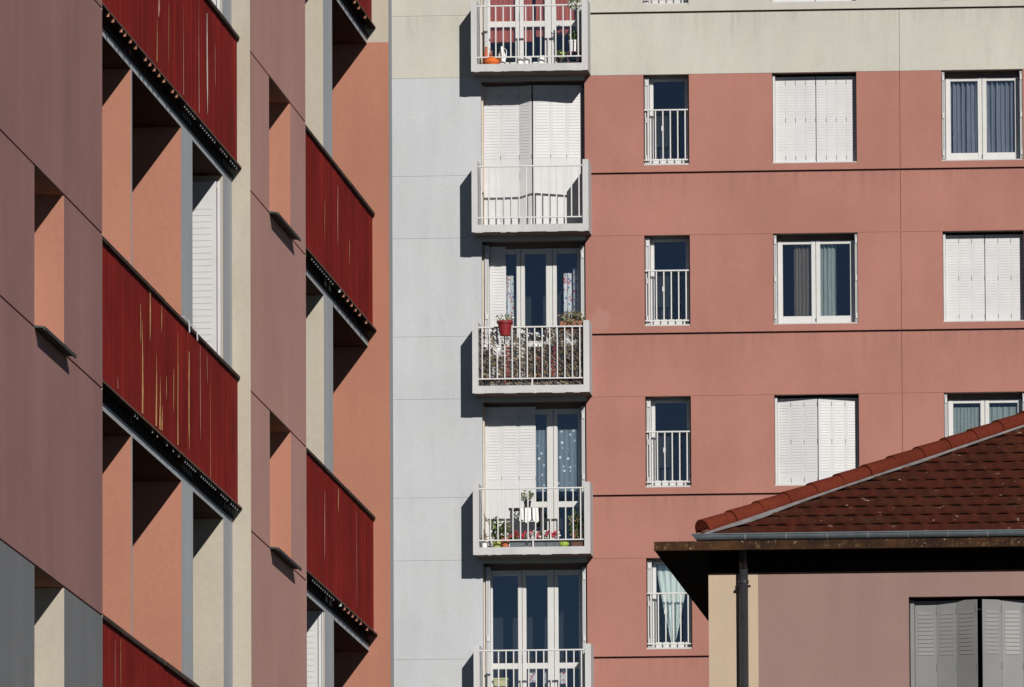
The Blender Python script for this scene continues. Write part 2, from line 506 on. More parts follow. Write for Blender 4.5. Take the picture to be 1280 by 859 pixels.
relief(mb, us, vs, lambda i, j: {'open': 1.1, 'groove': 0.05, 'fine': 0.007, 'joint': 0.02, 'wall': 0.0}[KD[i][j]],
       lambda i, j: 'interior' if KD[i][j] == 'open' else ('groove' if KD[i][j] == 'groove' else zone((us[i] + us[i + 1]) / 2, (vs[j] + vs[j + 1]) / 2)),
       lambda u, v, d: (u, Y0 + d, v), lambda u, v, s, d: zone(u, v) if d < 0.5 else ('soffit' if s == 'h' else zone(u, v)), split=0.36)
# bulk of the block behind the facade
mb.box(-26, 3.0, Y0 + 1.12, Y0 + 12, 0, 33.5, 'cream')
mb.face([(-26, Y0, 33.5), (3, Y0, 33.5), (3, Y0 + 1.2, 33.5), (-26, Y0 + 1.2, 33.5)], 'cream')
mb.face([(3, Y0, 0), (3, Y0 + 1.2, 0), (3, Y0 + 1.2, 33.5), (3, Y0, 33.5)], 'salmon')
mb.build('wall', B)

def curtain(x0, x1, y, z0, z1, mat, parent, folds=7, amp=0.02, taper=0.0, side=0):
    """hanging cloth with folds; taper gathers it towards one side lower down"""
    mb = MB(); n = max(8, folds * 6); rows = 8
    ph = random.random() * 6
    G = []
    for r in range(rows + 1):
        t = r / rows
        z = z1 - (z1 - z0) * t
        row = []
        for i in range(n + 1):
            s = i / n
            xa, xb = x0, x1
            if taper:
                c = x0 + (x1 - x0) * (0.5 if side == 0 else (0.2 if side < 0 else 0.8))
                kf = 1 - taper * t ** 1.3
                xa, xb = c + (x0 - c) * kf, c + (x1 - c) * kf
            x = xa + (xb - xa) * s
            yy = y + amp * math.sin(s * folds * 2 * PI + ph + 0.5 * math.sin(3 * t)) + amp * 0.4 * math.sin(s * folds * 4.3 + t)
            row.append((x, yy, z))
        G.append(row)
    vsx = [p for row in G for p in row]
    fs = [(r * (n + 1) + i, r * (n + 1) + i + 1, (r + 1) * (n + 1) + i + 1, (r + 1) * (n + 1) + i) for r in range(rows) for i in range(n)]
    mb.poly(vsx, fs, mat)
    return mb.build('curtain', parent, smooth=True)

def guard(x0, x1, y, z0, z1, n, parent, name='guard_rail'):
    mb = MB()
    mb.box(x0, x1, y - 0.02, y + 0.02, z1 - 0.025, z1, 'white_metal', c=0.004)
    mb.box(x0, x1, y - 0.014, y + 0.014, z0, z0 + 0.022, 'white_metal', c=0.003)
    for i in range(n):
        x = x0 + (x1 - x0) * (i + 0.5) / n
        mb.box(x - 0.0105, x + 0.0105, y - 0.01, y + 0.01, z0 + 0.02, z1 - 0.02, 'white_metal', c=0.003)
    return mb

def narrow_window(f):
    x0, x1 = NX; z0, z1 = ZG(f) + 0.135, ZJ(f)
    w = part_empty('window', B)
    ya, yb = Y0 + 0.27, Y0 + 0.335
    mb = MB()
    L, R, Bz, T = x0 + 0.085, x1 - 0.03, z0 + 0.03, z1 - 0.035
    mb.box(L, L + 0.065, ya, yb, Bz, T, 'white_pvc', c=0.006)
    mb.box(R - 0.055, R, ya, yb, Bz, T, 'white_pvc', c=0.006)
    mb.box(L + 0.065, R - 0.055, ya + 0.002, yb, T - 0.045, T, 'white_pvc', c=0.005)
    mb.box(L + 0.065, R - 0.055, ya + 0.002, yb, Bz, Bz + 0.11, 'white_pvc', c=0.006)
    mb.box(L + 0.2, L + 0.24, ya - 0.02, ya, z0 + 0.62, z0 + 0.70, 'white_metal', c=0.005)
    mb.box(x0, x1, ya + 0.02, yb, T, z1, 'pale_grey')        # roller box behind the lintel
    mb.box(x0, L, ya + 0.02, yb, z0, T, 'white_pvc')
    mb.box(R, x1, ya + 0.02, yb, z0, T, 'pale_grey')
    mb.box(x0, x1, Y0 + 0.04, yb, z0, z0 + 0.03, 'concrete')
    mb.build('frame', w)
    mb = MB(); mb.box(L + 0.06, R - 0.05, ya + 0.03, ya + 0.036, Bz + 0.1, T - 0.04, 'glass'); mb.build('pane', w)
    shutter_stack(x0 + 0.012, x0 + 0.085, Y0 + 0.12, Y0 + 0.26, z0 + 0.04, z1 - 0.02, w)
    guard(x0 + 0.008, x1 - 0.012, Y0 + 0.09, z0 + 0.085, z0 + 0.965, 6, w).build('guard_rail', w)
    if f == 3:
        curtain(L + 0.07, R - 0.05, ya + 0.10, z0 + 0.15, z1 - 0.09, 'curtain_white', w, 5, 0.015, taper=0.85)
    return w

def open_window(f, xs, fab, lower=0.0):
    x0, x1 = xs; z0, z1 = ZG(f) + 0.135, ZJ(f)
    w = part_empty('window', B)
    ya, yb = Y0 + 0.24, Y0 + 0.31
    mb = MB()
    L, R, T, Bz = x0 + 0.06, x1 - 0.06, z1 - 0.10, z0 + 0.02
    mid = (L + R) / 2 - 0.01
    for a, b in ((L, L + 0.085), (R - 0.085, R)):
        mb.box(a, b, ya, yb, Bz, T, 'white_pvc', c=0.006)
    mb.box(mid - 0.075, mid - 0.003, ya - 0.004, yb, Bz + 0.003, T, 'white_pvc', c=0.006)
    mb.box(mid + 0.003, mid + 0.075, ya - 0.004, yb, Bz + 0.003, T, 'white_pvc', c=0.006)
    for a, b in ((L + 0.085, mid - 0.075), (mid + 0.075, R - 0.085)):
        mb.box(a, b, ya + 0.003, yb, T - 0.06, T, 'white_pvc', c=0.005)
        mb.box(a, b, ya + 0.003, yb, Bz, Bz + 0.14, 'white_pvc', c=0.006)
    mb.box(mid - 0.012, mid + 0.012, ya - 0.018, ya - 0.004, Bz + 0.05, Bz + 0.10, 'zinc')
    mb.box(x0, x1, ya + 0.02, yb, T, z1, 'soffit')
    mb.box(x0, L, ya + 0.03, yb, z0, T, 'pale_grey'); mb.box(R, x1, ya + 0.03, yb, z0, T, 'pale_grey')
    mb.box(x0, x1, Y0 + 0.02, yb, z0, z0 + 0.02, 'concrete')
    mb.build('frame', w)
    mb = MB()
    for a, b in ((L + 0.08, mid - 0.07), (mid + 0.07, R - 0.08)):
        mb.box(a, b, ya + 0.035, ya + 0.041, Bz + 0.13, T - 0.055, 'glass')
    mb.build('pane', w)
    shutter_stack(x0 + 0.006, x0 + 0.052, Y0 + 0.03, Y0 + 0.21, z0 + 0.03, z1 - 0.025, w)
    shutter_stack(x1 - 0.052, x1 - 0.006, Y0 + 0.03, Y0 + 0.21, z0 + 0.03, z1 - 0.025, w)
    return w, L, R, T, Bz, mid, ya

def closed_window(f, xs, npan, bulge, gap=0.0):
    x0, x1 = xs; z0, z1 = ZG(f) + 0.135, ZJ(f)
    w = part_empty('window', B)
    y = Y0 + 0.215
    mb = MB()
    mb.box(x0 + 0.004, x0 + 0.045, Y0 + 0.10, Y0 + 0.24, z0 + 0.02, z1 - 0.03, 'shutter', c=0.004)
    mb.box(x0, x1, Y0 + 0.26, Y0 + 0.33, z0, z1, 'dark_metal_and_shade')
    mb.box(x0, x1, Y0 + 0.02, Y0 + 0.26, z0 - 0.001, z0 + 0.018, 'concrete')
    mb.build('frame', w)
    xa, xb = x0 + 0.045, x1 - 0.015; xm = (xa + xb) / 2
    def leaf(s, e, flip):
        pts = []
        for i in range(npan + 1):
            t = i / npan
            tt = t if not flip else 1 - t
            pts.append((s + (e - s) * t, y - bulge * tt))
        return pts
    zz = [(z0 + 0.22, z1 - 0.13)]
    shutter_leaf(leaf(xa, xm - 0.006 - gap, False), z0 + 0.025, z1 - 0.045, (0, -1), 'shutter', zz, w, 0.047, lip=0.0055 if bulge > 0.01 else 0.0035)
    shutter_leaf(leaf(xm + 0.006, xb, True), z0 + 0.025, z1 - 0.045, (0, -1), 'shutter', zz, w, 0.047, lip=0.0055 if bulge > 0.01 else 0.0035)
    w['label'] = 'window closed by white louvred folding shutters'
    return w

for f in range(-1, 5):
    narrow_window(f)
closed_window(-1, WX, 3, 0.0)
closed_window(0, WX, 4, 0.004)
w, L, R, T, Bz, mid, ya = open_window(1, WX, 'curtain_beige')
curtain(L + 0.27, mid - 0.07, ya + 0.12, Bz + 0.1, T - 0.04, 'curtain_beige', w, 5, 0.022)
curtain(mid + 0.07, mid + 0.34, ya + 0.12, Bz + 0.1, T - 0.04, 'curtain_teal', w, 4, 0.022)
closed_window(2, WX, 3, 0.085, 0.004)
closed_window(3, WX, 3, 0.0)
w, L, R, T, Bz, mid, ya = open_window(0, RX, 'curtain_grey')
curtain(L + 0.08, mid - 0.07, ya + 0.10, Bz + 0.1, T - 0.03, 'curtain_grey', w, 6, 0.04)
curtain(mid + 0.07, R - 0.08, ya + 0.10, Bz + 0.1, T - 0.03, 'curtain_grey', w, 6, 0.04)
closed_window(1, RX, 3, 0.0)
w, L, R, T, Bz, mid, ya = open_window(2, RX, 'curtain_teal')
curtain(L + 0.08, mid - 0.07, ya + 0.10, Bz + 0.1, T - 0.12, 'curtain_teal', w, 8, 0.015)
curtain(mid + 0.07, R - 0.08, ya + 0.10, Bz + 0.1, T - 0.12, 'curtain_teal', w, 5, 0.02)

# balconies
BX = (-17.143, -15.157); YF = 201.16
def balcony(f):
    zb = ZB(f)
    b = part_empty('balcony', B)
    mb = MB()
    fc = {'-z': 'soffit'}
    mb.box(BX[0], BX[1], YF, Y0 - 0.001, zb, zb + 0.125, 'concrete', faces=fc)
    mb.box(BX[0], BX[0] + 0.10, YF, Y0 - 0.001, zb + 0.125, zb + 1.22, 'concrete')
    mb.box(BX[1] - 0.10, BX[1], YF, Y0 - 0.001, zb + 0.125, zb + 1.22, 'concrete')
    # worn lower lip of the slab
    x = BX[0] + 0.05
    while x < BX[1] - 0.15:
        wd = random.uniform(0.05, 0.22)
        mb.box(x, x + wd, YF + 0.002, YF + 0.03, zb - random.uniform(0.003, 0.010), zb, 'concrete')
        x += wd + random.uniform(0.03, 0.4)
    mb.build('tray', b)
    mb = guard(BX[0] + 0.1, BX[1] - 0.1, YF + 0.05, zb + 0.235, zb + 1.135, 14, b)
    xm = (BX[0] + BX[1]) / 2 + 0.02
    mb.box(xm - 0.013, xm + 0.013, YF + 0.036, YF + 0.064, zb + 0.12, zb + 0.24, 'white_metal', c=0.003)
    mb.build('railing', b)
    # floor drain pipe
    return b
for f in range(-1, 5):
    balcony(f)

def door(f, mode):
    zb = ZB(f) + 0.125; zt = ZB(f) + 2.66
    d = part_empty('balcony_door', B)
    ya, yb = Y0 + 0.27, Y0 + 0.34
    T = zt - 0.10; mz = ZB(f) + 0.88
    xs = [(-16.965, -16.893), (-16.464, -16.322), (-15.96, -15.777), (-15.424, -15.36)]
    mb = MB()
    for i, (a, b) in enumerate(xs):
        if i in (1, 2):
            m = (a + b) / 2 + (0.02 if i == 2 else 0)
            mb.box(a, m - 0.003, ya, yb, zb + 0.02, T, 'white_pvc', c=0.007)
            mb.box(m + 0.003, b, ya - 0.004, yb, zb + 0.02, T, 'white_pvc', c=0.007)
        else:
            mb.box(a, b, ya, yb, zb + 0.02, T, 'white_pvc', c=0.007)
    for (a, b) in ((xs[0][1], xs[1][0]), (xs[1][1], xs[2][0]), (xs[2][1], xs[3][0])):
        mb.box(a, b, ya + 0.003, yb, T - 0.09, T, 'white_pvc', c=0.006)
        mb.box(a, b, ya + 0.003, yb, mz, mz + 0.10, 'white_pvc', c=0.006)
        mb.box(a, b, ya + 0.003, yb, zb + 0.02, zb + 0.15, 'white_pvc', c=0.006)
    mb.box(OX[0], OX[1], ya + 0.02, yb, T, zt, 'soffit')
    mb.box(OX[0], xs[0][0], ya + 0.02, yb, zb, T, 'beige_frame')
    mb.box(xs[3][1], OX[1], ya + 0.02, yb, zb, T, 'pale_grey')
    mb.box(OX[0], OX[1], Y0 + 0.0, yb, zb - 0.01, zb + 0.02, 'concrete')
    mb.box(OX[0] + 0.002, OX[0] + 0.03, Y0 + 0.10, Y0 + 0.25, zb + 0.02, zt - 0.05, 'beige_frame')
    mb.box(-16.40, -16.385, ya - 0.04, ya - 0.004, mz + 0.12, mz + 0.24, 'zinc', c=0.003)
    mb.build('frame', d)
    mb = MB()
    for (a, b) in ((xs[0][1], xs[1][0]), (xs[1][1], xs[2][0]), (xs[2][1], xs[3][0])):
        mb.box(a - 0.005, b + 0.005, ya + 0.035, ya + 0.041, mz + 0.095, T - 0.085, 'glass')
        mb.box(a - 0.005, b + 0.005, ya + 0.035, ya + 0.041, zb + 0.145, mz + 0.005, 'glass')
    mb.build('pane', d)
    z0, z1 = zb + 0.04, zt - 0.06
    zz = [(ZB(f) + 1.32, z1 - 0.15)]
    if mode == 'closed':
        y = Y0 + 0.245
        shutter_leaf([(-17.03, y), (-16.72, y), (-16.40, y - 0.01), (-16.185, y - 0.11)], z0, z1, (0, -1), 'shutter', zz, d, 0.05)
        shutter_leaf([(-16.155, y - 0.11), (-15.86, y - 0.075), (-15.59, y - 0.04), (-15.335, y - 0.01)], z0, z1, (0, -1), 'shutter', zz, d, 0.05)
        d['label'] = 'balcony door closed by tall white folding shutters'
    if mode in ('floral', 'glass', 'red'):
        shutter_stack(OX[0] + 0.045, OX[0] + 0.115, Y0 + 0.06, Y0 + 0.255, z0, z1, d)
    if mode in ('floral', 'glass', 'red', 'lace'):
        shutter_stack(OX[1] - 0.085, OX[1] - 0.025, Y0 + 0.05, Y0 + 0.25, z0, z1 - 0.02, d)
    if mode == 'floral':
        shutter_leaf([(-16.915, Y0 + 0.262), (-16.64, Y0 + 0.262)], z0, z1, (0, -1), 'shutter', zz, d, 0.05)
        curtain(-16.66, -16.52, ya + 0.08, zb + 0.2, T - 0.45, 'curtain_floral', d, 2, 0.02)
        curtain(-15.66, -15.52, ya + 0.08, zb + 0.2, T - 0.42, 'curtain_floral', d, 2, 0.02)
        curtain(-15.50, -15.40, ya + 0.12, zb + 0.2, T - 0.34, 'curtain_floral', d, 2, 0.02)
        d['label'] = 'balcony door with floral curtains and one shutter leaf pulled across'
    if mode == 'lace':
        y = Y0 + 0.25
        shutter_leaf([(-17.015, y), (-16.73, y), (-16.43, y), (-16.145, y)], z0, z1, (0, -1), 'shutter', zz, d, 0.05)
        curtain(-16.15, -15.95, ya + 0.08, mz + 0.28, T - 0.35, 'curtain_lace', d, 3, 0.012)
        curtain(-15.78, -15.42, ya + 0.08, mz + 0.28, T - 0.35, 'curtain_lace', d, 4, 0.012)
        d['label'] = 'balcony door half covered by white shutters beside pale lace curtains'
    if mode == 'red':
        curtain(-16.90, -16.46, ya + 0.09, mz - 0.26, T, 'blind_red', d, 5, 0.006)
        curtain(-16.33, -16.18, ya + 0.09, mz - 0.25, T, 'blind_red', d, 3, 0.006)
        curtain(-16.12, -15.95, ya + 0.10, mz - 0.16, T, 'blind_red', d, 3, 0.006)
        curtain(-15.78, -15.41, ya + 0.09, mz - 0.16, T, 'blind_red', d, 5, 0.006)
        d['label'] = 'balcony door with red brown blinds half lowered'
    if mode == 'glass':
        curtain(-16.31, -16.17, ya + 0.12, mz - 0.22, mz + 0.1, 'curtain_floral', d, 2, 0.012)
        curtain(-16.03, -15.96, ya + 0.12, mz - 0.24, mz + 0.1, 'curtain_floral', d, 1, 0.012)
        curtain(-15.78, -15.66, ya + 0.12, mz - 0.25, mz + 0.1, 'curtain_floral', d, 2, 0.012)
    return d
for f, mode in ((-1, 'glass'), (0, 'red'), (1, 'closed'), (2, 'floral'), (3, 'lace'), (4, 'glass')):
    door(f, mode)

# ================================================================== LEFT BLOCK (steeply foreshortened)
XL = -9.831; XS = -9.978; XP = -9.935; XB = -11.5
LB = thing('apartment_building', 'mauve pink apartment block with dark red balcony parapets, seen at a steep slant', 'apartment building', (-16, 90, 0))
PF = 2.73
YA, YE1, Y2, YE2, Y3 = 68.0, 84.36, 94.56, 99.03, 106.12
X3 = -9.785

def left_block(ya, yb, wins, A0, B0, name, kset, grey_below=None, main='mauve'):
    vsx = [0, 22.5]; usx = [ya, yb]
    ops = []
    for kk in kset:
        ops.append((wins[0], wins[1], B0 + PF * kk, A0 + PF * kk))
    for o in ops:
        usx += o[:2]; vsx += o[2:]
    jz = []
    for kk in range(-3, 4):
        for z in (A0 + PF * kk, B0 + PF * kk):
            jz.append(z); vsx += [z - 0.008, z + 0.008]
    usx, vsx = uniq(usx), uniq(vsx)
    def knd(i, j):
        u, v = (usx[i] + usx[i + 1]) / 2, (vsx[j] + vsx[j + 1]) / 2
        for (a, b, c, d) in ops:
            if a < u < b and c < v < d:
                return 'open'
        if any(abs(v - z) < 0.008 for z in jz):
            return 'fine'
        return 'wall'
    KK = [[knd(i, j) for j in range(len(vsx) - 1)] for i in range(len(usx) - 1)]
    def zn(u, v):
        return 'mid_grey' if (grey_below is not None and v < grey_below) else main
    def rv(u, v, s, d):
        if d < 0.3:
            return zn(u, v)
        if grey_below is not None and v < grey_below - 0.02:
            return 'cream_left'
        return 'peach'
    mb = MB()
    relief(mb, usx, vsx, lambda i, j: {'open': 0.9, 'fine': 0.009, 'wall': 0.0}[KK[i][j]],
           lambda i, j: 'interior' if KK[i][j] == 'open' else ('groove' if KK[i][j] == 'fine' and False else zn((usx[i] + usx[i + 1]) / 2, (vsx[j] + vsx[j + 1]) / 2)),
           lambda u, v, d: (XL - d, u, v), rv, split=0.33)
    # end faces of the block, and its top
    for y, m in ((ya, 'cream_left'), (yb, 'cream_left')):
        mb.face([(XL, y, 0), (XB, y, 0), (XB, y, 22.5), (XL, y, 22.5)], m)
    mb.face([(XL, ya, 22.5), (XL, yb, 22.5), (XB, yb, 22.5), (XB, ya, 22.5)], 'cream_left')
    mb.build('wall', LB)
    for (a, b, c, d) in ops:
        w = part_empty('window', LB)
        m2 = MB()
        xf = XL - 0.27
        m2.box(xf - 0.06, xf, a, a + 0.07, c, d, 'white_pvc', c=0.005); m2.box(xf - 0.06, xf, b - 0.07, b, c, d, 'white_pvc', c=0.005)
        m2.box(xf - 0.06, xf - 0.002, a + 0.07, b - 0.07, c, c + 0.07, 'white_pvc', c=0.005); m2.box(xf - 0.06, xf - 0.002, a + 0.07, b - 0.07, d - 0.07, d, 'white_pvc', c=0.005)
        m2.box(xf - 0.06, xf + 0.003, (a + b) / 2 - 0.05, (a + b) / 2 + 0.05, c + 0.07, d - 0.07, 'white_pvc', c=0.005)
        m2.build('frame', w)
        m2 = MB(); m2.box(xf - 0.036, xf - 0.03, a + 0.06, b - 0.06, c + 0.06, d - 0.06, 'glass'); m2.build('pane', w)
        m2 = MB()
        m2.box(XL - 0.26, XL + 0.006, a + 0.001, b - 0.001, c - 0.004, c + 0.012, 'sill')
        m2.prism([(XL + 0.006, a, c + 0.012), (XL + 0.072, a, c + 0.004), (XL + 0.072, a, c - 0.020), (XL + 0.062, a, c - 0.020), (XL + 0.062, a, c - 0.006), (XL + 0.006, a, c - 0.004)], (0, b - a + 0.12, 0), 'sill')
        m2.build('sill', w)

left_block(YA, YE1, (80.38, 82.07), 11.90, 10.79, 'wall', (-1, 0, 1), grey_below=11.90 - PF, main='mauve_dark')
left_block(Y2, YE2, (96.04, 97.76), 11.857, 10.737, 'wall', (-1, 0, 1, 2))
# bulk, back wall of the loggias, last bay
mb = MB()
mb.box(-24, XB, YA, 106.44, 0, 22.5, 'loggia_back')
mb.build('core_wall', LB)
mb = MB()
ztop, zsp = 22.5, 16.225
mb.box(XB + 0.002, X3, Y3, 106.44, 0, zsp, 'pier_grey', faces={'-y': 'peach'})
mb.box(XB + 0.002, X3, Y3, 106.44, zsp, ztop, 'pier_grey', faces={'-y': 'cream_left'})
mb.build('end_wall', LB)

def fin(y0, y1, z0, z1, near):
    mb = MB()
    mb.box(XB + 0.003, XS, y0, y1, z0, z1, 'pier_grey', faces={'-y': near, '+y': near})
    return mb.build('partition_wall', LB)

STREAKS = {
    (1, 0): [(87.71, 11.67, 10.97, 0.116, 'o'), (88.24, 11.98, 11.57, 0.085, 'o'), (87.63, 11.77, 11.47, 0.053, 'o'), (88.64, 11.52, 10.97, 0.107, 'o'), (88.9, 11.37, 10.97, 0.097, 'o'), (89.04, 11.17, 10.98, 0.087, 'o'), (90.14, 11.84, 10.98, 0.078, 'o'), (89.86, 11.53, 11.2, 0.044, 'o'), (90.92, 11.78, 11.02, 0.085, 'o'), (91.73, 11.91, 11.18, 0.052, 'p'), (89.04, 11.92, 11.72, 0.043, 'o'), (89.36, 11.42, 11.24, 0.038, 'o'), (86.16, 11.08, 10.99, 0.041, 'p'), (92.24, 11.89, 11.67, 0.035, 'p'), (92.47, 11.85, 10.96, 0.029, 'o')],
    (1, 1): [(88.83, 14.24, 14.08, 0.13, 'p'), (88.75, 14.06, 13.73, 0.054, 'o'), (90.59, 14.42, 13.72, 0.039, 'p'), (91.67, 14.6, 13.72, 0.058, 'p'), (92.26, 14.58, 13.79, 0.087, 'w'), (92.86, 14.42, 14.07, 0.035, 'p'), (89.56, 14.28, 13.82, 0.027, 'o')],
    (2, 1): [(102.82, 14.52, 14.01, 0.065, 'p'), (103.89, 14.18, 13.97, 0.037, 'o'), (101.67, 14.26, 13.91, 0.028, 'o')],
    (2, 0): [(101.57, 11.74, 11.15, 0.07, 'p'), (102.81, 11.89, 11.68, 0.058, 'o'), (104.48, 11.84, 10.99, 0.03, 'p')],
    (1, -1): [(86.34, 9.17, 8.82, 0.03, 'o'), (85.99, 9.14, 8.73, 0.025, 'p')]}

_fine = [(x * 0.5, 'f') for x in range(456, 588, 5) if x not in (486, 491, 536, 541, 566)]
GAP_LIGHT = {1: [(131, 'o'), (137, 'o'), (147.5, 'o'), (152, 'o'), (159, 'o'), (165.5, 'o'), (178, 'o'), (183.5, 'o'), (189, 'o'), (195, 'o'), (201, 'o'), (212, 'o'), (217, 'o')] + _fine,
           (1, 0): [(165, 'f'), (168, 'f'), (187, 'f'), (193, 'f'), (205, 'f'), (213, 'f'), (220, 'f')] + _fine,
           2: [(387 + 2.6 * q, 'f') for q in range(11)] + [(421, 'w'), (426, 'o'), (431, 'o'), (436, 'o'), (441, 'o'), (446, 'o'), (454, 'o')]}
def loggia(n, ya, yb, kk, dz, bars):
    z = 2.73 * kk + dz
    s0, s1 = 10.772 + z, 10.852 + z
    mb = MB()
    mb.box(XB + 0.004, XS, ya + 0.001, yb - 0.001, s0, s1, 'pier_grey', faces={'-z': 'loggia_soffit_shade', '+z': 'loggia_soffit_shade'})
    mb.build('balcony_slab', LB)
    p = part_empty('parapet', LB)
    mb = MB()
    p0, p1 = 10.925 + z, 11.95 + z
    # vertical boards with slightly uneven faces and open joints
    y = ya + 0.004
    while y < yb - 0.005:
        wd = min(0.145, yb - 0.004 - y)
        if yb - 0.004 - (y + wd) < 0.03:
            wd = yb - 0.004 - y
        dx = random.uniform(-0.0012, 0.0012)
        mb.box(XP - 0.018, XP + dx, y + 0.0015, y + wd - 0.0015, p0, p1, 'red')
        y += wd
    mb.box(XP - 0.020, XP - 0.014, ya + 0.005, yb - 0.005, p0 + 0.005, p1 - 0.005, 'red')
    for (sy, zt, zb2, wd, cc) in STREAKS.get((n, kk), []):
        pts, right = [], []
        m = 9
        wb = wd * random.uniform(0.2, 0.9) if zb2 - p0 < 0.08 else wd * 0.1
        for q in range(m):
            t = q / (m - 1)
            ww = wd * (0.15 + 0.85 * math.sin(PI * min(1, 0.08 + t * 0.92)) ** 0.6) if wb < wd * 0.15 else wd * min(1.0, 0.1 + 1.3 * t)
            ww *= random.uniform(0.75, 1.1)
            cy = sy + wd / 2 + wd * 0.2 * math.sin(t * 3 + sy)
            zz = max(p0 + 0.004, zt + (zb2 - zt) * t)
            pts.append((XP + 0.0042, cy - ww / 2, zz)); right.append((XP + 0.0042, cy + ww / 2, zz))
        for q in range(m - 1):
            mb.face([pts[q], right[q], right[q + 1], pts[q + 1]], 'peel_' + cc)
    o = mb.build('board_panel', p)
    if (n, kk) == (1, 0):
        p['label'] = 'dark red parapet with ochre streaks of peeled paint'
    mb = MB()
    # coping in lengths, with a dripping outer lip
    y = ya + 0.003
    while y < yb - 0.01:
        ln = min(2.4, yb - 0.003 - y)
        sl = random.uniform(-0.003, 0.003)
        mb.prism([(XP - 0.05, y, 11.95 + z), (XP + 0.010, y, 11.95 + z), (XP + 0.010, y, 11.944 + z), (XP + 0.019 + sl, y, 11.948 + z), (XP + 0.021 + sl, y, 11.972 + z + sl), (XP - 0.012, y, 12.005 + z + sl), (XP - 0.05, y, 11.995 + z)], (0, ln - 0.004, 0), 'coping')
        y += ln
    mb.build('coping', p)
    mb = MB()
    mb.box(XP - 0.018, XP + 0.035, ya + 0.003, yb - 0.003, p0 - 0.018, p0 - 0.001, 'trim', faces={'-z': 'dark_metal_and_shade', '+y': 'dark_metal_and_shade', '-y': 'dark_metal_and_shade'})  # underside and ends blackened, shade put into their colour
    trim_mb = mb
    mb = MB()
    mb.box(XS + 0.001, XS + 0.004, ya + 0.003, yb - 0.003, 11.0 + z, 11.03 + z, 'dark_metal_and_shade')
    mb.box(XS + 0.001, XS + 0.007, ya + 0.003, yb - 0.003, s0 + 0.056, s1 + 0.012, 'dark_metal_and_shade')  # shade on the slab edge, added as a black strip
    for (a, b, pit, wd) in bars:
        y = a
        while y < b:
            mb.box(XS + 0.001, XS + 0.004, y, y + wd, s1 + 0.01, 11.0 + z, 'dark_metal_and_shade')
            y += pit
    mb.build('railing', p)
    # invented blocks imitating sunlit wall glimpsed through the gap under the panel
    mb = trim_mb
    for (px_, kindb) in GAP_LIGHT[(n, kk) if (n, kk) in GAP_LIGHT else n]:
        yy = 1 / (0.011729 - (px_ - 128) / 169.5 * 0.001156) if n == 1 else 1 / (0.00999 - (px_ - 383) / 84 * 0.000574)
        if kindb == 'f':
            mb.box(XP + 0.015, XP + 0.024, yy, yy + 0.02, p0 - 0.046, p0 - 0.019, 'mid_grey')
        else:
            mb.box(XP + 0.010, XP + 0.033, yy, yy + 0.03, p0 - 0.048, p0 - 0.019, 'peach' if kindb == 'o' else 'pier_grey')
    mb.build('trim_and_gap_light', p)
    if (n, kk) == (1, 0):
        for yy in (90.72, 91.28):
            mb = MB()
            mb.tube([(XP - 0.06, yy, 11.93 + z), (XP - 0.05, yy, 12.015 + z), (XP - 0.01, yy, 12.022 + z), (XP + 0.03, yy, 11.99 + z), (XP + 0.034, yy, 11.90 + z)], 0.0055, 'pier_grey', 6)
            mb.build('hook', p)
    return p

for kk in range(-2, 4):
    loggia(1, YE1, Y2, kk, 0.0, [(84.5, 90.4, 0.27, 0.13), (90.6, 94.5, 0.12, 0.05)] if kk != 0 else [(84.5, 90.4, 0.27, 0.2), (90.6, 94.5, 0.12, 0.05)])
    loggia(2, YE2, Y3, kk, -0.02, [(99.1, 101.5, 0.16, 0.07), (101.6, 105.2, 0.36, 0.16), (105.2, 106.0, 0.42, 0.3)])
    z0 = 10.852 + PF * kk; z1 = 10.772 + PF * (kk + 1)
    fin(87.45, 87.53, z0, z1, 'peach')
    fin(90.84, 91.645, z0, z1, 'peach')
    fin(93.86, Y2 - 0.002, z0, z1, 'cream_left')
    fin(102.06, 102.87, z0 - 0.02, z1 - 0.02, 'cream_left')

# folded white shutters standing open inside the loggias
for (y, xa, xb, z0, z1) in ((93.76, -10.95, -9.99, 10.93 + PF - 2.73 + 0.0, 13.40), (93.76, -10.95, -9.99, 13.66, 16.13)):
    pass
def loggia_shutter(y, x_out, z0, z1, n, w, e):
    pts = [(x_out - w * i, y + (0.02 if i % 2 else 0.0)) for i in range(n + 1)]
    mb = MB()
    for p, q in zip(pts, pts[1:]):
        shutter_panel(mb, p, q, z0, z1, (0, -1), 'shutter', [(z0 + 0.12, z1 - 0.18)], 0.05, th=0.02, lip=0.003)
    mb.box(x_out + 0.004, x_out + 0.03, y + 0.01, y + 0.05, z0, z1, 'shutter', c=0.003)
    if e:
        mb.box(x_out + 0.034, x_out + e, y + 0.02, y + 0.06, z0, z1 - 0.06, 'shutter', c=0.003)
    o = mb.build('shutter', LB)
    o['label'] = 'white louvred shutter leaf folded back inside the loggia'
loggia_shutter(93.74, -10.015, 10.93, 13.44, 3, 0.24, 0)
loggia_shutter(93.74, -10.015, 13.66, 16.17, 3, 0.24, 0)
loggia_shutter(101.96, -10.028, 8.20, 10.80, 3, 0.22, 0.045)

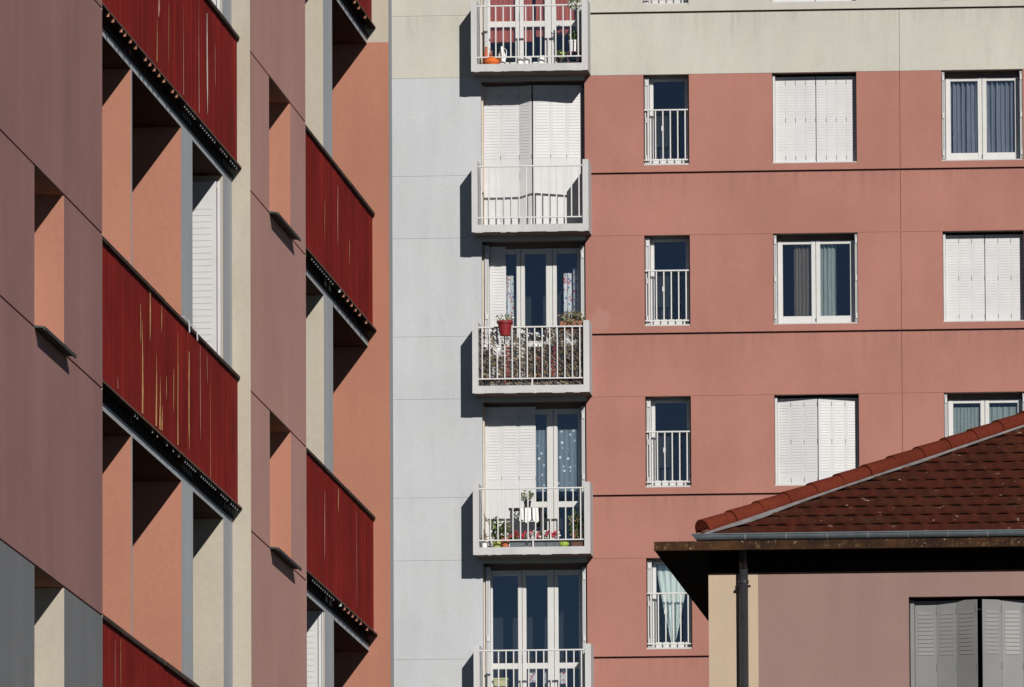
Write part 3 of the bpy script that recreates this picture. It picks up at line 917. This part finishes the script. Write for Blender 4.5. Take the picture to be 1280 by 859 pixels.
# ================================================================== HOUSE
HY = 128.0; HX = -8.375
H = thing('house', 'house with brown tiled hip roof and grey folding shutters in front of the salmon block', 'house', (0, 134, 0))
HXR = 5.0; HYB = 141.0
wx = (-6.228, -4.72); wz = (11.65, 13.135)
usx = uniq([HX, -7.843, wx[0], wx[1], HXR]); vsx = uniq([0, wz[0], wz[1], 13.66])
mb = MB()
hk = lambda i, j: usx[i] >= wx[0] - 1e-4 and usx[i + 1] <= wx[1] + 1e-4 and vsx[j] >= wz[0] - 1e-4 and vsx[j + 1] <= wz[1] + 1e-4
relief(mb, usx, vsx, lambda i, j: 1.0 if hk(i, j) else 0.0,
       lambda i, j: 'interior' if hk(i, j) else ('house_cream' if usx[i + 1] < -7.8 else 'house_mauve'),
       lambda u, v, d: (u, HY + d, v), lambda u, v, s, d: 'house_mauve', split=0.3)
mb.face([(HX, HY, 0), (HX, HYB, 0), (HX, HYB, 13.66), (HX, HY, 13.66)], 'house_cream')
mb.face([(HXR, HY, 0), (HXR, HYB, 0), (HXR, HYB, 13.66), (HXR, HY, 13.66)], 'house_mauve')
mb.face([(HX, HYB, 0), (HXR, HYB, 0), (HXR, HYB, 13.66), (HX, HYB, 13.66)], 'house_mauve')
mb.build('wall', H)
# flat eave slab
mb = MB()
EX0, EX1, EY0, EY1 = -8.929, HXR + 0.55, 127.58, HYB + 0.45
mb.box(EX0, EX1, EY0, EY1, 13.632, 13.722, 'eave', faces={'-z': 'eave_and_shade'})
mb.box(EX0, EX1, EY0 - 0.012, EY0 + 0.01, 13.624, 13.636, 'eave')
mb.build('eave', H)
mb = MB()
mb.box(HX + 0.002, HXR - 0.002, HY - 0.022, HY - 0.001, 13.405, 13.631, 'eave_and_shade')  # eave's shadow on the wall top, added as dark strips
mb.box(HX + 0.002, HXR - 0.002, HY - 0.034, HY - 0.022, 13.52, 13.54, 'eave_and_shade')
mb.build('eave_shadow_strip', H)
# roof
RX0, RY0, RZ0, KR = -8.47, 127.74, 13.79, 0.442
RXR = 5.1; RYB = 141.2
cosp = 1 / math.sqrt(1 + KR * KR); sinp = KR * cosp
rf = part_empty('roof', H)
mb = MB()
exp = 0.30; tw = 0.205; th = 0.042
nrm = Vector((0, -sinp, cosp))
nrow = 24
for r in range(nrow):
    s0, s1 = r * exp, (r + 1) * exp + 0.02
    t0 = s0 * cosp
    shift = 0.0
    ncol = int((RXR - RX0 - 2 * t0) / tw) + 3
    for cidx in range(ncol):
        xa = RX0 + t0 - 0.15 + ((-t0) % tw) - tw + cidx * tw
        xa = RX0 - 0.4 + math.floor((t0 + 0.2) / tw) * tw + cidx * tw - (r % 2) * tw * 0.5
        if xa > 1.0 and cidx % 1:
            continue
        jit = random.uniform(-0.006, 0.006); jz = random.uniform(-0.004, 0.004)
        mat = 'tile%d' % random.choice([0, 0, 1, 1, 2, 3])
        prof = [(0.0, 0.003), (0.12, 0.0), (0.45, 0.0), (0.58, 0.006), (0.68, 0.013), (0.78, 0.015), (0.88, 0.012), (0.96, 0.006), (1.0, 0.003)]
        lo, hi, und, low = [], [], [], []
        for (u, h) in prof:
            x = xa + u * tw
            xl = RX0 + t0                     # hip limit at the lower edge
            x = max(x, xl + 0.02)
            x = min(x, RXR - t0)
            y0 = RY0 + (s0 + jit) * cosp; z0 = RZ0 + (s0 + jit) * sinp
            lo.append(Vector((x, y0, z0)) + nrm * (h + th + jz))
            und.append(Vector((x, y0, z0)) + nrm * (0.5 * h + 0.021 + jz))
            low.append(Vector((x, y0 + 0.012, z0 + 0.006)) + nrm * 0.0)
            x2 = max(x, RX0 + s1 * cosp + 0.02)
            hi.append(Vector((x2, RY0 + s1 * cosp, RZ0 + s1 * sinp)) + nrm * (h + 0.002))
        if lo[-1].x - lo[0].x < 0.005:
            continue
        n = len(prof)
        mb.poly(lo + hi + und, [(i, i + 1, n + i + 1, n + i) for i in range(n - 1)] + [(2 * n + i, 2 * n + i + 1, i + 1, i) for i in range(n - 1)], mat)
        mb.poly(und + low, [(i, i + 1, n + i + 1, n + i) for i in range(n - 1)], 'eave_and_shade')  # dark faces stand in for shade in the gap below each tile edge
rid = (RYB - RY0) / 2
# underlay and the other slopes
A, Bp, Cp, Dp = (RX0, RY0, RZ0), (RXR, RY0, RZ0), (RXR, RYB, RZ0), (RX0, RYB, RZ0)
hw = (RXR - RX0) / 2; rise = min(hw, rid)
if hw >= rid:
    R1, R2 = (RX0 + rid, RY0 + rid, RZ0 + KR * rid), (RXR - rid, RY0 + rid, RZ0 + KR * rid)
else:
    R1, R2 = (RX0 + hw, RY0 + hw, RZ0 + KR * hw), (RX0 + hw, RYB - hw, RZ0 + KR * hw)
if hw >= rid:
    faces = [[A, Bp, R2, R1], [Dp, A, R1], [Cp, Dp, R1, R2], [Bp, Cp, R2]]
else:
    faces = [[A, Bp, R1], [Dp, A, R1, R2], [Cp, Dp, R2], [Bp, Cp, R2, R1]]
for q in faces:
    mb.face(q, 'tile1')
mb.box(RX0 + 0.02, RXR - 0.02, RY0 + 0.02, RYB - 0.02, 13.722, 13.798, 'eave_and_shade')
mb.build('tile_slope', rf)
# hip caps
mb = MB()
hd = Vector((1, 1, KR)).normalized()
side = Vector((1, -1, 0)).normalized()
upn = side.cross(hd).normalized()
if upn.z < 0:
    upn = -upn
L0 = Vector((RX0, RY0, RZ0))
ncap = int(rid * math.sqrt(2 + KR * KR) / 0.41)
for i in range(ncap):
    a = L0 + hd * (i * 0.41 + 0.09) + upn * 0.046
    b = L0 + hd * ((i + 1) * 0.41 + 0.17) + upn * 0.046
    ra, rb = 0.116, 0.103
    seg = 12
    va, vb, vi = [], [], []
    jx = random.uniform(-0.006, 0.006)
    for s in range(seg + 1):
        t = -0.32 + (PI + 0.64) * s / seg
        va.append(a + side * (math.cos(t) * ra + jx) + upn * (math.sin(t) * ra * 0.95 + 0.008))
        vb.append(b + side * (math.cos(t) * rb + jx) + upn * (math.sin(t) * rb * 0.95))
        vi.append(a + side * (math.cos(t) * (ra - 0.02) + jx) + upn * (math.sin(t) * (ra - 0.02) * 0.95))
    m = seg + 1
    mb.poly(va + vb + vi, [(s, s + 1, m + s + 1, m + s) for s in range(seg)] + [(s, s + 1, 2 * m + s + 1, 2 * m + s) for s in range(seg)], 'hip_tile')
# closed nose of the first cap
a = L0 + hd * 0.09 + upn * 0.046
mb.poly([a + side * (math.cos(PI * s / 12) * 0.1) + upn * (math.sin(PI * s / 12) * 0.095) for s in range(13)], [tuple(range(13))], 'hip_tile')
mb.build('hip_tile', rf, smooth=False)
# mortar fillet under the caps on the near side
mb = MB()
n = 60; prev = None
for i in range(n + 1):
    d = i / n * rid * math.sqrt(2 + KR * KR)
    c = L0 + hd * d
    wd = 0.0 + (0.06 * math.exp(-((d - 0.75) / 0.5) ** 2)) + 0.02 * math.exp(-((d - 3.3) / 0.35) ** 2) + random.uniform(-0.005, 0.005)
    onr = Vector((1, 0, 0)) * 1.0
    sd = (side - nrm * side.dot(nrm)).normalized()
    p0 = c + sd * 0.104 + nrm * 0.064
    p1 = c + sd * (0.122 + wd) + nrm * 0.058
    p2 = p1 - nrm * 0.012
    if prev:
        mb.face([prev[0], p0, p1, prev[1]], 'mortar'); mb.face([prev[1], p1, p2, prev[2]], 'mortar')
    prev = (p0, p1, p2)
mb.build('hip_mortar', rf)
# gutter: half-round trough with rolled bead and joint brackets
gt = MB()
gx0, gx1 = -8.475, EX1
gy, r = 127.66, 0.062
slope = lambda x: 0.0035 * (x - gx0) * 0.35
def ring(x, zc):
    return [(x, gy + r * math.cos(PI + PI * s / 12), zc + r * 1.05 * math.sin(PI + PI * s / 12)) for s in range(13)]
zc = 13.795
ra, rb = ring(gx0, zc), ring(gx1, zc + slope(gx1))
ra0 = [(gx0 - 0.05 * max(0, (p[2] - zc + r) / r), p[1], p[2]) for p in ra]
gt.poly(ra0 + rb, [(i, i + 1, 14 + i, 13 + i) for i in range(12)], 'zinc')
gt.poly(ra0, [tuple(range(13))], 'zinc')
gt.tube([(gx0 - 0.052, gy - r, zc + 0.002), (gx1, gy - r, zc + slope(gx1) + 0.002)], 0.009, 'zinc', 8)
x = gx0 + 0.52
while x < gx1:
    q = [(x + dx, gy + (r + 0.003) * math.cos(PI + PI * s / 12), zc + slope(x) + (r + 0.003) * 1.05 * math.sin(PI + PI * s / 12)) for dx in (-0.009, 0.009) for s in range(13)]
    gt.poly(q, [(i, i + 1, 14 + i, 13 + i) for i in range(12)], 'mortar')
    x += 0.425 if x > -7 else 0.44
gt.build('gutter', H)
# downpipe
dp = part_empty('downpipe', H)
mb = MB(); px, py = -7.992, 127.905
mb.tube([(px, py, 0.2), (px, py, 13.45)], 0.048, 'pipe', 18)
mb.tube([(px, py, 13.45), (px, py - 0.06, 13.56), (px, py - 0.20, 13.70)], 0.046, 'pipe', 18)
mb.build('pipe', dp, smooth=True)
for z in (13.31, 11.0, 8.0, 5.0):
    mb = MB()
    mb.lathe((px, py, z), [(0.048, -0.022), (0.056, -0.018), (0.056, 0.018), (0.048, 0.022)], 'pipe', 18)
    mb.build('collar', dp)
for z in (13.262, 10.95, 7.95):
    mb = MB()
    mb.box(px - 0.075, px + 0.075, py - 0.012, py + 0.012, z - 0.012, z + 0.012, 'dark_metal_and_shade')
    mb.box(px - 0.02, px + 0.02, py + 0.012, HY - 0.002, z - 0.012, z + 0.012, 'dark_metal_and_shade')
    mb.build('bracket', dp)
# window with grey folding shutters, half folded out at the middle
w = part_empty('window', H, 'window behind grey folding shutters bulging outwards at the middle')
mb = MB()
mb.box(wx[0], wx[1], HY + 0.22, HY + 0.28, wz[0], wz[1], 'dark_metal_and_shade')
mb.box(wx[0] + 0.008, wx[0] + 0.055, HY + 0.12, HY + 0.21, wz[0] + 0.02, wz[1] - 0.03, 'grey_shutter', c=0.004)
mb.box(wx[1] - 0.055, wx[1] - 0.008, HY + 0.12, HY + 0.21, wz[0] + 0.02, wz[1] - 0.03, 'grey_shutter', c=0.004)
mb.build('frame', w)
zt = wz[1] - 0.035
shutter_leaf([(-6.17, HY + 0.155), (-5.935, HY + 0.15), (-5.72, HY + 0.11), (-5.502, HY + 0.0)], wz[0] + 0.03, zt, (0, -1), 'grey_shutter', [(12.47, 12.985)], w, 0.0435)
shutter_leaf([(-5.44, HY + 0.0), (-5.235, HY + 0.085), (-5.01, HY + 0.135), (-4.78, HY + 0.15)], wz[0] + 0.03, zt, (0, -1), 'grey_shutter', [(12.47, 12.985)], w, 0.0435)

# ================================================================== THINGS ON THE BALCONIES
fz = lambda f: ZB(f) + 0.126
def pot_mesh(c, r0, r1, h, mat, name='pot', parent=None):
    mb = MB()
    mb.lathe(c, [(r0, 0), (r0 + (r1 - r0) * 0.8, h * 0.8), (r1, h * 0.82), (r1 * 1.06, h * 0.84), (r1 * 1.06, h), (r1 * 0.92, h), (r1 * 0.88, h * 0.88)], mat, 22)
    return mb.build(name, parent)
def foliage(c, rx, ry, rz, n, mats, size, parent, name='foliage', stems=5, base=None):
    mb = MB()
    base = base if base is not None else (c[0], c[1], c[2] - rz)
    for i in range(stems):
        a = random.uniform(0, 2 * PI); q = random.uniform(0.4, 0.9)
        tip = (c[0] + rx * q * math.cos(a), c[1] + ry * q * math.sin(a), c[2] + rz * random.uniform(0.0, 0.9))
        mid = ((base[0] * 0.5 + tip[0] * 0.5), (base[1] + tip[1]) / 2, (base[2] + tip[2]) / 2 + 0.02)
        mb.tube([base, mid, tip], 0.004, mats[0], 5)
    for i in range(n):
        while True:
            p = Vector((random.uniform(-1, 1), random.uniform(-1, 1), random.uniform(-1, 1)))
            if 0.15 < p.length < 1:
                break
        mb.leaf((c[0] + p.x * rx, c[1] + p.y * ry, c[2] + p.z * rz), size * random.uniform(0.6, 1.3), random.choice(mats))
    return mb.build(name, parent)
def potted(label, cat, x, y, z, r0, r1, h, pmat, leaf, mats, size, n=60, name='potted_plant', group=None):
    t = thing(name, label, cat, (x, y, z), group)
    pot_mesh((x, y, z), r0, r1, h, pmat, 'pot', t)
    if leaf:
        rx, rz = leaf
        foliage((x, y, z + h + rz * 0.85), rx, rx, rz, n, mats, size, t, base=(x, y, z + h * 0.9))
    return t
def jug(label, x, y, z, r, h, mat, cat='jug', name='jug'):
    mb = MB()
    mb.lathe((x, y, z), [(r * 0.8, 0), (r, h * 0.1), (r, h * 0.55), (r * 0.5, h * 0.78), (r * 0.4, h * 0.95), (r * 0.48, h)], mat, 18)
    mb.tube([(x + r * 0.45, y, z + h * 0.92), (x + r * 1.25, y, z + h * 0.8), (x + r * 1.2, y, z + h * 0.45), (x + r * 0.95, y, z + h * 0.35)], r * 0.13, mat, 6)
    o = mb.build(name); o['label'] = label; o['category'] = cat
    return o

# top balcony
z = fz(0)
mb = MB()
mb.lathe((-16.80, 201.34, z), [(0.09, 0), (0.135, 0.05), (0.15, 0.11), (0.158, 0.115), (0.158, 0.125), (0.145, 0.125), (0.12, 0.05)], 'orange', 24)
o = mb.build('bowl'); o['label'] = 'wide orange bowl on the floor of the topmost balcony'; o['category'] = 'bowl'
jug('tall terracotta jug beside the orange bowl on the topmost balcony', -16.905, 201.52, z, 0.07, 0.34, 'terracotta')
jug('white jug right of the orange bowl on the topmost balcony', -16.635, 201.4, z, 0.062, 0.33, 'white_pot')
potted('small white pot, left one of the two close together on the topmost balcony floor', 'flower pot', -16.315, 201.33, z, 0.042, 0.055, 0.12, 'white_pot', None, None, 0, name='flower_pot')
potted('small white pot, right one of the two close together on the topmost balcony floor', 'flower pot', -16.205, 201.33, z, 0.042, 0.055, 0.12, 'white_pot', None, None, 0, name='flower_pot')
potted('white pot standing alone under the middle door glass of the topmost balcony', 'flower pot', -15.965, 201.36, z, 0.05, 0.065, 0.15, 'white_pot', None, None, 0, name='flower_pot')
potted('small lime green plant in a dark pot on the topmost balcony', 'potted plant', -15.65, 201.5, z, 0.05, 0.065, 0.12, 'black_pot', (0.09, 0.09), ['leaf_light', 'lime'], 0.06, 40)
t = thing('stool', 'dark purple stool under a white planter at the right of the topmost balcony', 'stool', (-15.42, 201.55, z))
mb = MB(); mb.box(-15.54, -15.30, 201.43, 201.67, z + 0.21, z + 0.235, 'purple', c=0.008); mb.build('seat', t)
for sx in (-15.53, -15.33):
    for sy in (201.44, 201.64):
        mb = MB(); mb.box(sx, sx + 0.022, sy, sy + 0.022, z, z + 0.21, 'purple', c=0.003); mb.build('leg', t)
potted('square-looking white planter with a green plant on the purple stool', 'potted plant', -15.42, 201.55, z + 0.236, 0.075, 0.085, 0.20, 'white_pot', (0.10, 0.10), ['leaf', 'leaf_light'], 0.07, 50)
t = thing('hanging_plant', 'trailing green plant in a basket hooked on the top balcony rail at its right end', 'hanging plant', (-15.40, 201.10, ZB(0) + 1.1))
mb = MB(); mb.lathe((-15.40, 201.29, ZB(0) + 1.06), [(0.05, 0), (0.09, 0.06), (0.10, 0.13), (0.09, 0.13)], 'white_pot', 16)
mb.tube([(-15.40, 201.20, ZB(0) + 1.18), (-15.40, 201.20, ZB(0) + 1.20), (-15.40, 201.18, ZB(0) + 1.15)], 0.006, 'dark_metal_and_shade', 6)
mb.build('basket', t)
foliage((-15.37, 201.22, ZB(0) + 1.18), 0.15, 0.14, 0.16, 110, ['leaf', 'leaf_light', 'leaf_light', 'flower_white'], 0.06, t, base=(-15.40, 201.29, ZB(0) + 1.15))

# third balcony: leafy privacy net, red pot, dry plants
zb = ZB(2)
mb = MB()
xa, xb2, za, zt2, yn = BX[0] + 0.11, BX[1] - 0.11, zb + 0.14, zb + 1.11, YF + 0.10
for i in range(24):
    x = xa + (xb2 - xa) * i / 23
    mb.box(x - 0.002, x + 0.002, yn + 0.02, yn + 0.024, za, zt2, 'net_dark')
for i in range(13):
    zz = za + (zt2 - za) * i / 12
    mb.box(xa, xb2, yn + 0.016, yn + 0.02, zz - 0.002, zz + 0.002, 'net_dark')
gaps = [(-16.62, 24.20, 0.09, 0.15), (-16.70, 24.0, 0.06, 0.1), (-16.36, 24.25, 0.06, 0.09), (-15.99, 24.2, 0.07, 0.10), (-16.08, 24.06, 0.12, 0.045), (-16.90, 24.28, 0.06, 0.1), (-16.92, 24.08, 0.05, 0.09),
        (-15.86, 24.10, 0.05, 0.05), (-15.53, 24.1, 0.05, 0.04), (-16.16, 24.22, 0.10, 0.09)]
reds = [(-16.57, 23.75, 0.05, 0.35), (-16.0, 23.75, 0.04, 0.25), (-15.76, 23.75, 0.04, 0.25), (-16.86, 23.45, 0.05, 0.06)]
for i in range(3600):
    x, zz = random.uniform(xa, xb2), random.uniform(za, zt2)
    m = random.choice(['net_tan', 'net_tan', 'net_brown', 'net_brown', 'net_dark', 'net_dark', 'net_dark', 'net_grey', 'leaf_dry'])
    skip = False
    for (gx, gz, gw, gh) in gaps:
        if abs(x - gx) < gw and abs(zz - gz) < gh:
            if random.random() < 0.80:
                skip = True
            elif random.random() < 0.5:
                m = 'flower_white'
    if skip:
        continue
    for (gx, gz, gw, gh) in reds:
        if abs(x - gx) < gw and abs(zz - gz) < gh and random.random() < 0.5:
            m = 'net_red'
    d = Vector((0.7 + random.gauss(0, 0.35), random.gauss(0, 0.2), -0.7 + random.gauss(0, 0.35))).normalized()
    nn = Vector((random.gauss(0, 0.35), -1, random.gauss(0, 0.35))).normalized()
    b = nn.cross(d).normalized()
    s = random.uniform(0.04, 0.085); q = s * random.uniform(0.22, 0.4)
    p = Vector((x, yn + random.uniform(-0.015, 0.03), zz))
    mb.face([p - d * s * 0.5, p + b * q * 0.5, p + d * s * 0.5, p - b * q * 0.5], m)
o = mb.build('privacy_screen'); o['label'] = 'leafy brown and white privacy screen tied behind the balcony railing'; o['category'] = 'screen'
t = thing('hanging_pot', 'bright red flower pot hung outside the railing above the leafy screen', 'flower pot', (-16.575, 201.05, zb + 0.97))
mb = MB(); c = (-16.575, 201.02, zb + 0.955)
mb.lathe(c, [(0.085, 0), (0.118, 0.20), (0.118, 0.205), (0.140, 0.21), (0.140, 0.255), (0.125, 0.255), (0.11, 0.22)], 'red_pot', 26)
mb.tube([(c[0] - 0.06, 201.13, c[2] + 0.18), (c[0] - 0.06, 201.21, c[2] + 0.20), (c[0] - 0.06, 201.24, c[2] + 0.17)], 0.008, 'red_pot', 6)
mb.tube([(c[0] + 0.06, 201.13, c[2] + 0.18), (c[0] + 0.06, 201.21, c[2] + 0.20), (c[0] + 0.06, 201.24, c[2] + 0.17)], 0.008, 'red_pot', 6)
mb.build('pot', t)
foliage((c[0], c[1], c[2] + 0.30), 0.17, 0.13, 0.085, 60, ['leaf', 'leaf_light', 'flower_white', 'leaf_dry'], 0.055, t, base=(c[0], c[1], c[2] + 0.22))
t = thing('window_box', 'terracotta trough of dry straggly plants hung behind the railing at its right end', 'planter', (-15.42, 201.35, zb + 1.05))
mb = MB(); mb.prism([(-15.66, 201.26, zb + 1.06), (-15.66, 201.42, zb + 1.06), (-15.66, 201.44, zb + 1.22), (-15.66, 201.24, zb + 1.22)], (0.40, 0, 0), 'brown_clay')
mb.box(-15.55, -15.53, 201.20, 201.25, zb + 1.10, zb + 1.155, 'dark_metal_and_shade'); mb.box(-15.38, -15.36, 201.20, 201.25, zb + 1.10, zb + 1.155, 'dark_metal_and_shade')
mb.build('trough', t)
foliage((-15.46, 201.29, zb + 1.27), 0.26, 0.12, 0.15, 260, ['leaf_dry', 'leaf_dry', 'leaf', 'net_brown', 'leaf_light'], 0.055, t, stems=16, base=(-15.48, 201.33, zb + 1.2))

# fourth balcony: table, plants, troughs of red flowers
z = fz(3)
t = thing('balcony_table', 'small dark table with a white cloth on the fourth balcony', 'table', (-16.26, 201.55, z))
mb = MB(); mb.box(-16.56, -15.97, 201.42, 201.74, z + 0.66, z + 0.69, 'table_dark', c=0.008); mb.build('tabletop', t)
for sx in (-16.54, -16.02):
    for sy in (201.44, 201.70):
        mb = MB(); mb.box(sx, sx + 0.03, sy, sy + 0.03, z, z + 0.66, 'table_dark', c=0.004); mb.build('leg', t)
mb = MB()
n = 14
top = [(-16.36 + 0.30 * i / n, 201.418, z + 0.688) for i in range(n + 1)]
bot = [(-16.38 + 0.34 * i / n, 201.405 + 0.012 * math.sin(i * 1.7), z + 0.46 + 0.03 * math.sin(i * 0.9)) for i in range(n + 1)]
mb.poly(top + bot, [(i, i + 1, n + 2 + i, n + 1 + i) for i in range(n)], 'cloth')
mb.face([(-16.36, 201.418, z + 0.692), (-16.06, 201.418, z + 0.692), (-16.06, 201.72, z + 0.692), (-16.36, 201.72, z + 0.692)], 'cloth')
o = mb.build('tablecloth'); o['label'] = 'white cloth hanging over the front of the dark balcony table'; o['category'] = 'tablecloth'
potted('green plant in a black pot standing on the balcony table', 'potted plant', -16.25, 201.55, z + 0.694, 0.05, 0.062, 0.12, 'black_pot', (0.12, 0.10), ['leaf', 'leaf_light', 'leaf_light'], 0.06, 90)
potted('big dark leafy plant in an olive green pot at the left of the fourth balcony', 'potted plant', -16.75, 201.40, z, 0.075, 0.085, 0.13, 'olive', (0.14, 0.22), ['leaf', 'leaf', 'leaf_light', 'black_pot'], 0.08, 170)
potted('leafy plant in an orange terracotta pot next to the olive pot', 'potted plant', -16.61, 201.33, z, 0.055, 0.075, 0.17, 'terracotta', (0.10, 0.16), ['leaf', 'leaf_light', 'leaf_dry'], 0.06, 70)
potted('small pale pot with a dry twiggy plant in the left corner of the fourth balcony', 'potted plant', -16.96, 201.30, z, 0.04, 0.055, 0.10, 'white_pot', (0.07, 0.10), ['leaf_dry', 'net_brown', 'flower_red'], 0.05, 40)
mb = MB(); mb.tube([(-17.0, 201.70, z + 0.62), (-16.83, 201.62, z + 0.30), (-16.72, 201.56, z + 0.02)], 0.012, 'stick', 8)
o = mb.build('cane'); o['label'] = 'thin pale cane leaning over the left plant on the fourth balcony'; o['category'] = 'stick'
for i, (x, ln, lab, fm) in enumerate([
        (-16.40, 0.26, 'grey trough of pink flowers next to the orange pot', ['flower_pink', 'flower_pink', 'flower_red', 'leaf']),
        (-16.07, 0.30, 'grey trough of pink and white flowers in the middle of the fourth balcony', ['flower_pink', 'flower_white', 'flower_red', 'leaf']),
        (-15.80, 0.22, 'grey trough of deep pink flowers left of the lime green bowl', ['flower_pink', 'flower_pink', 'flower_red', 'flower_white']),
        (-15.38, 0.20, 'low brown trough of drooping stems in the right corner of the fourth balcony', ['leaf_dry', 'leaf', 'flower_red', 'net_brown'])]):
    t = thing('flower_trough', lab, 'planter', (x, 201.32, z), 'troughs on the fourth balcony')
    mb = MB()
    m = 'grey_trough' if i < 3 else 'brown'
    mb.prism([(x - ln / 2, 201.26, z), (x - ln / 2, 201.38, z), (x - ln / 2, 201.40, z + 0.13), (x - ln / 2, 201.24, z + 0.13)], (ln, 0, 0), m)
    mb.build('trough', t)
    mb = MB()
    for q in range(70):
        mb.leaf((x + random.uniform(-ln * 0.55, ln * 0.55), 201.32 + random.uniform(-0.08, 0.08), z + 0.14 + random.uniform(0, 0.10)), random.uniform(0.03, 0.05), random.choice(['leaf', 'leaf_light', 'flower_white' if i == 1 else 'leaf']))
    mb.build('foliage', t)
    mb = MB()
    for q in range(34):
        px2, pz = x + random.uniform(-ln * 0.5, ln * 0.5), z + 0.17 + random.uniform(0.0, 0.10)
        m2 = random.choice(fm)
        for qq in range(6):
            mb.leaf((px2 + random.gauss(0, 0.012), 201.30 + random.uniform(-0.08, 0.05), pz + random.gauss(0, 0.012)), 0.032, m2, asp=0.9)
    mb.build('flowers' if i < 3 else 'stems', t)
mb = MB()
mb.lathe((-15.615, 201.31, z), [(0.05, 0), (0.085, 0.035), (0.095, 0.075), (0.085, 0.085), (0.07, 0.08), (0.06, 0.04)], 'lime', 22)
o = mb.build('bowl'); o['label'] = 'lime green bowl on the floor of the fourth balcony'; o['category'] = 'bowl'
potted('tall slender plant with long leaves in a white pot near the brown trough', 'potted plant', -15.42, 201.55, z, 0.06, 0.08, 0.2, 'white_pot', (0.15, 0.26), ['leaf', 'leaf_dry', 'leaf'], 0.09, 80)
# bottom balcony: a pale yellow box behind the left door glass
z = fz(4)
t = thing('storage_box', 'pale yellow box behind the left glass of the lowest balcony door', 'box', (-16.78, Y0 + 0.52, z))
mb = MB(); mb.box(-16.895, -16.665, Y0 + 0.42, Y0 + 0.62, z, z + 0.58, 'yellow', c=0.01); mb.build('body', t)
mb = MB(); mb.box(-16.905, -16.655, Y0 + 0.41, Y0 + 0.63, z + 0.581, z + 0.62, 'yellow', c=0.01); mb.build('lid', t)

# ================================================================== LIGHT, SKY, CAMERA
sd = Vector((0.39, -1.0, 0.52)).normalized()          # towards the sun
sl = bpy.data.lights.new('sun', 'SUN'); sl.energy = 5.0; sl.angle = math.radians(0.5); sl.color = (1.0, 0.955, 0.895)
so = bpy.data.objects.new('sun', sl); COL.objects.link(so)
so.rotation_euler = sd.to_track_quat('Z', 'Y').to_euler(); so.location = (30, 20, 60)
wd = bpy.data.worlds.new('World'); scene.world = wd; wd.use_nodes = True
nt = wd.node_tree; nt.nodes.clear()
sk = nt.nodes.new('ShaderNodeTexSky'); sk.sky_type = 'NISHITA'; sk.sun_disc = False
sk.sun_elevation = math.asin(sd.z); sk.sun_rotation = math.atan2(sd.x, sd.y)
sk.altitude = 1200; sk.air_density = 0.4; sk.dust_density = 0.0; sk.ozone_density = 1.0
bg = nt.nodes.new('ShaderNodeBackground'); bg.inputs[1].default_value = 0.05
ou = nt.nodes.new('ShaderNodeOutputWorld')
nt.links.new(sk.outputs[0], bg.inputs[0]); nt.links.new(bg.outputs[0], ou.inputs[0])

cam = bpy.data.cameras.new('camera'); co = bpy.data.objects.new('camera', cam); COL.objects.link(co)
cam.sensor_fit = 'HORIZONTAL'; cam.sensor_width = 36.0; cam.lens = 36.0 * 15000 / 1280
cam.clip_start = 1.0; cam.clip_end = 6000
rt = Vector((0.996614, 0.082093, -0.004562)); up = Vector((0.013556, -0.109339, 0.993912)); bk = Vector((0.081095, -0.990609, -0.110081))
mw = Matrix(((rt.x, up.x, bk.x, 0), (rt.y, up.y, bk.y, 0), (rt.z, up.z, bk.z, 1.7), (0, 0, 0, 1)))
co.matrix_world = mw
scene.camera = co
vs_ = scene.view_settings
vs_.view_transform = 'Standard'; vs_.look = 'None'; vs_.exposure = 0.0; vs_.gamma = 1.0; vs_.use_curve_mapping = False
scene.cycles.max_bounces = 8
scene.cycles.transparent_max_bounces = 12
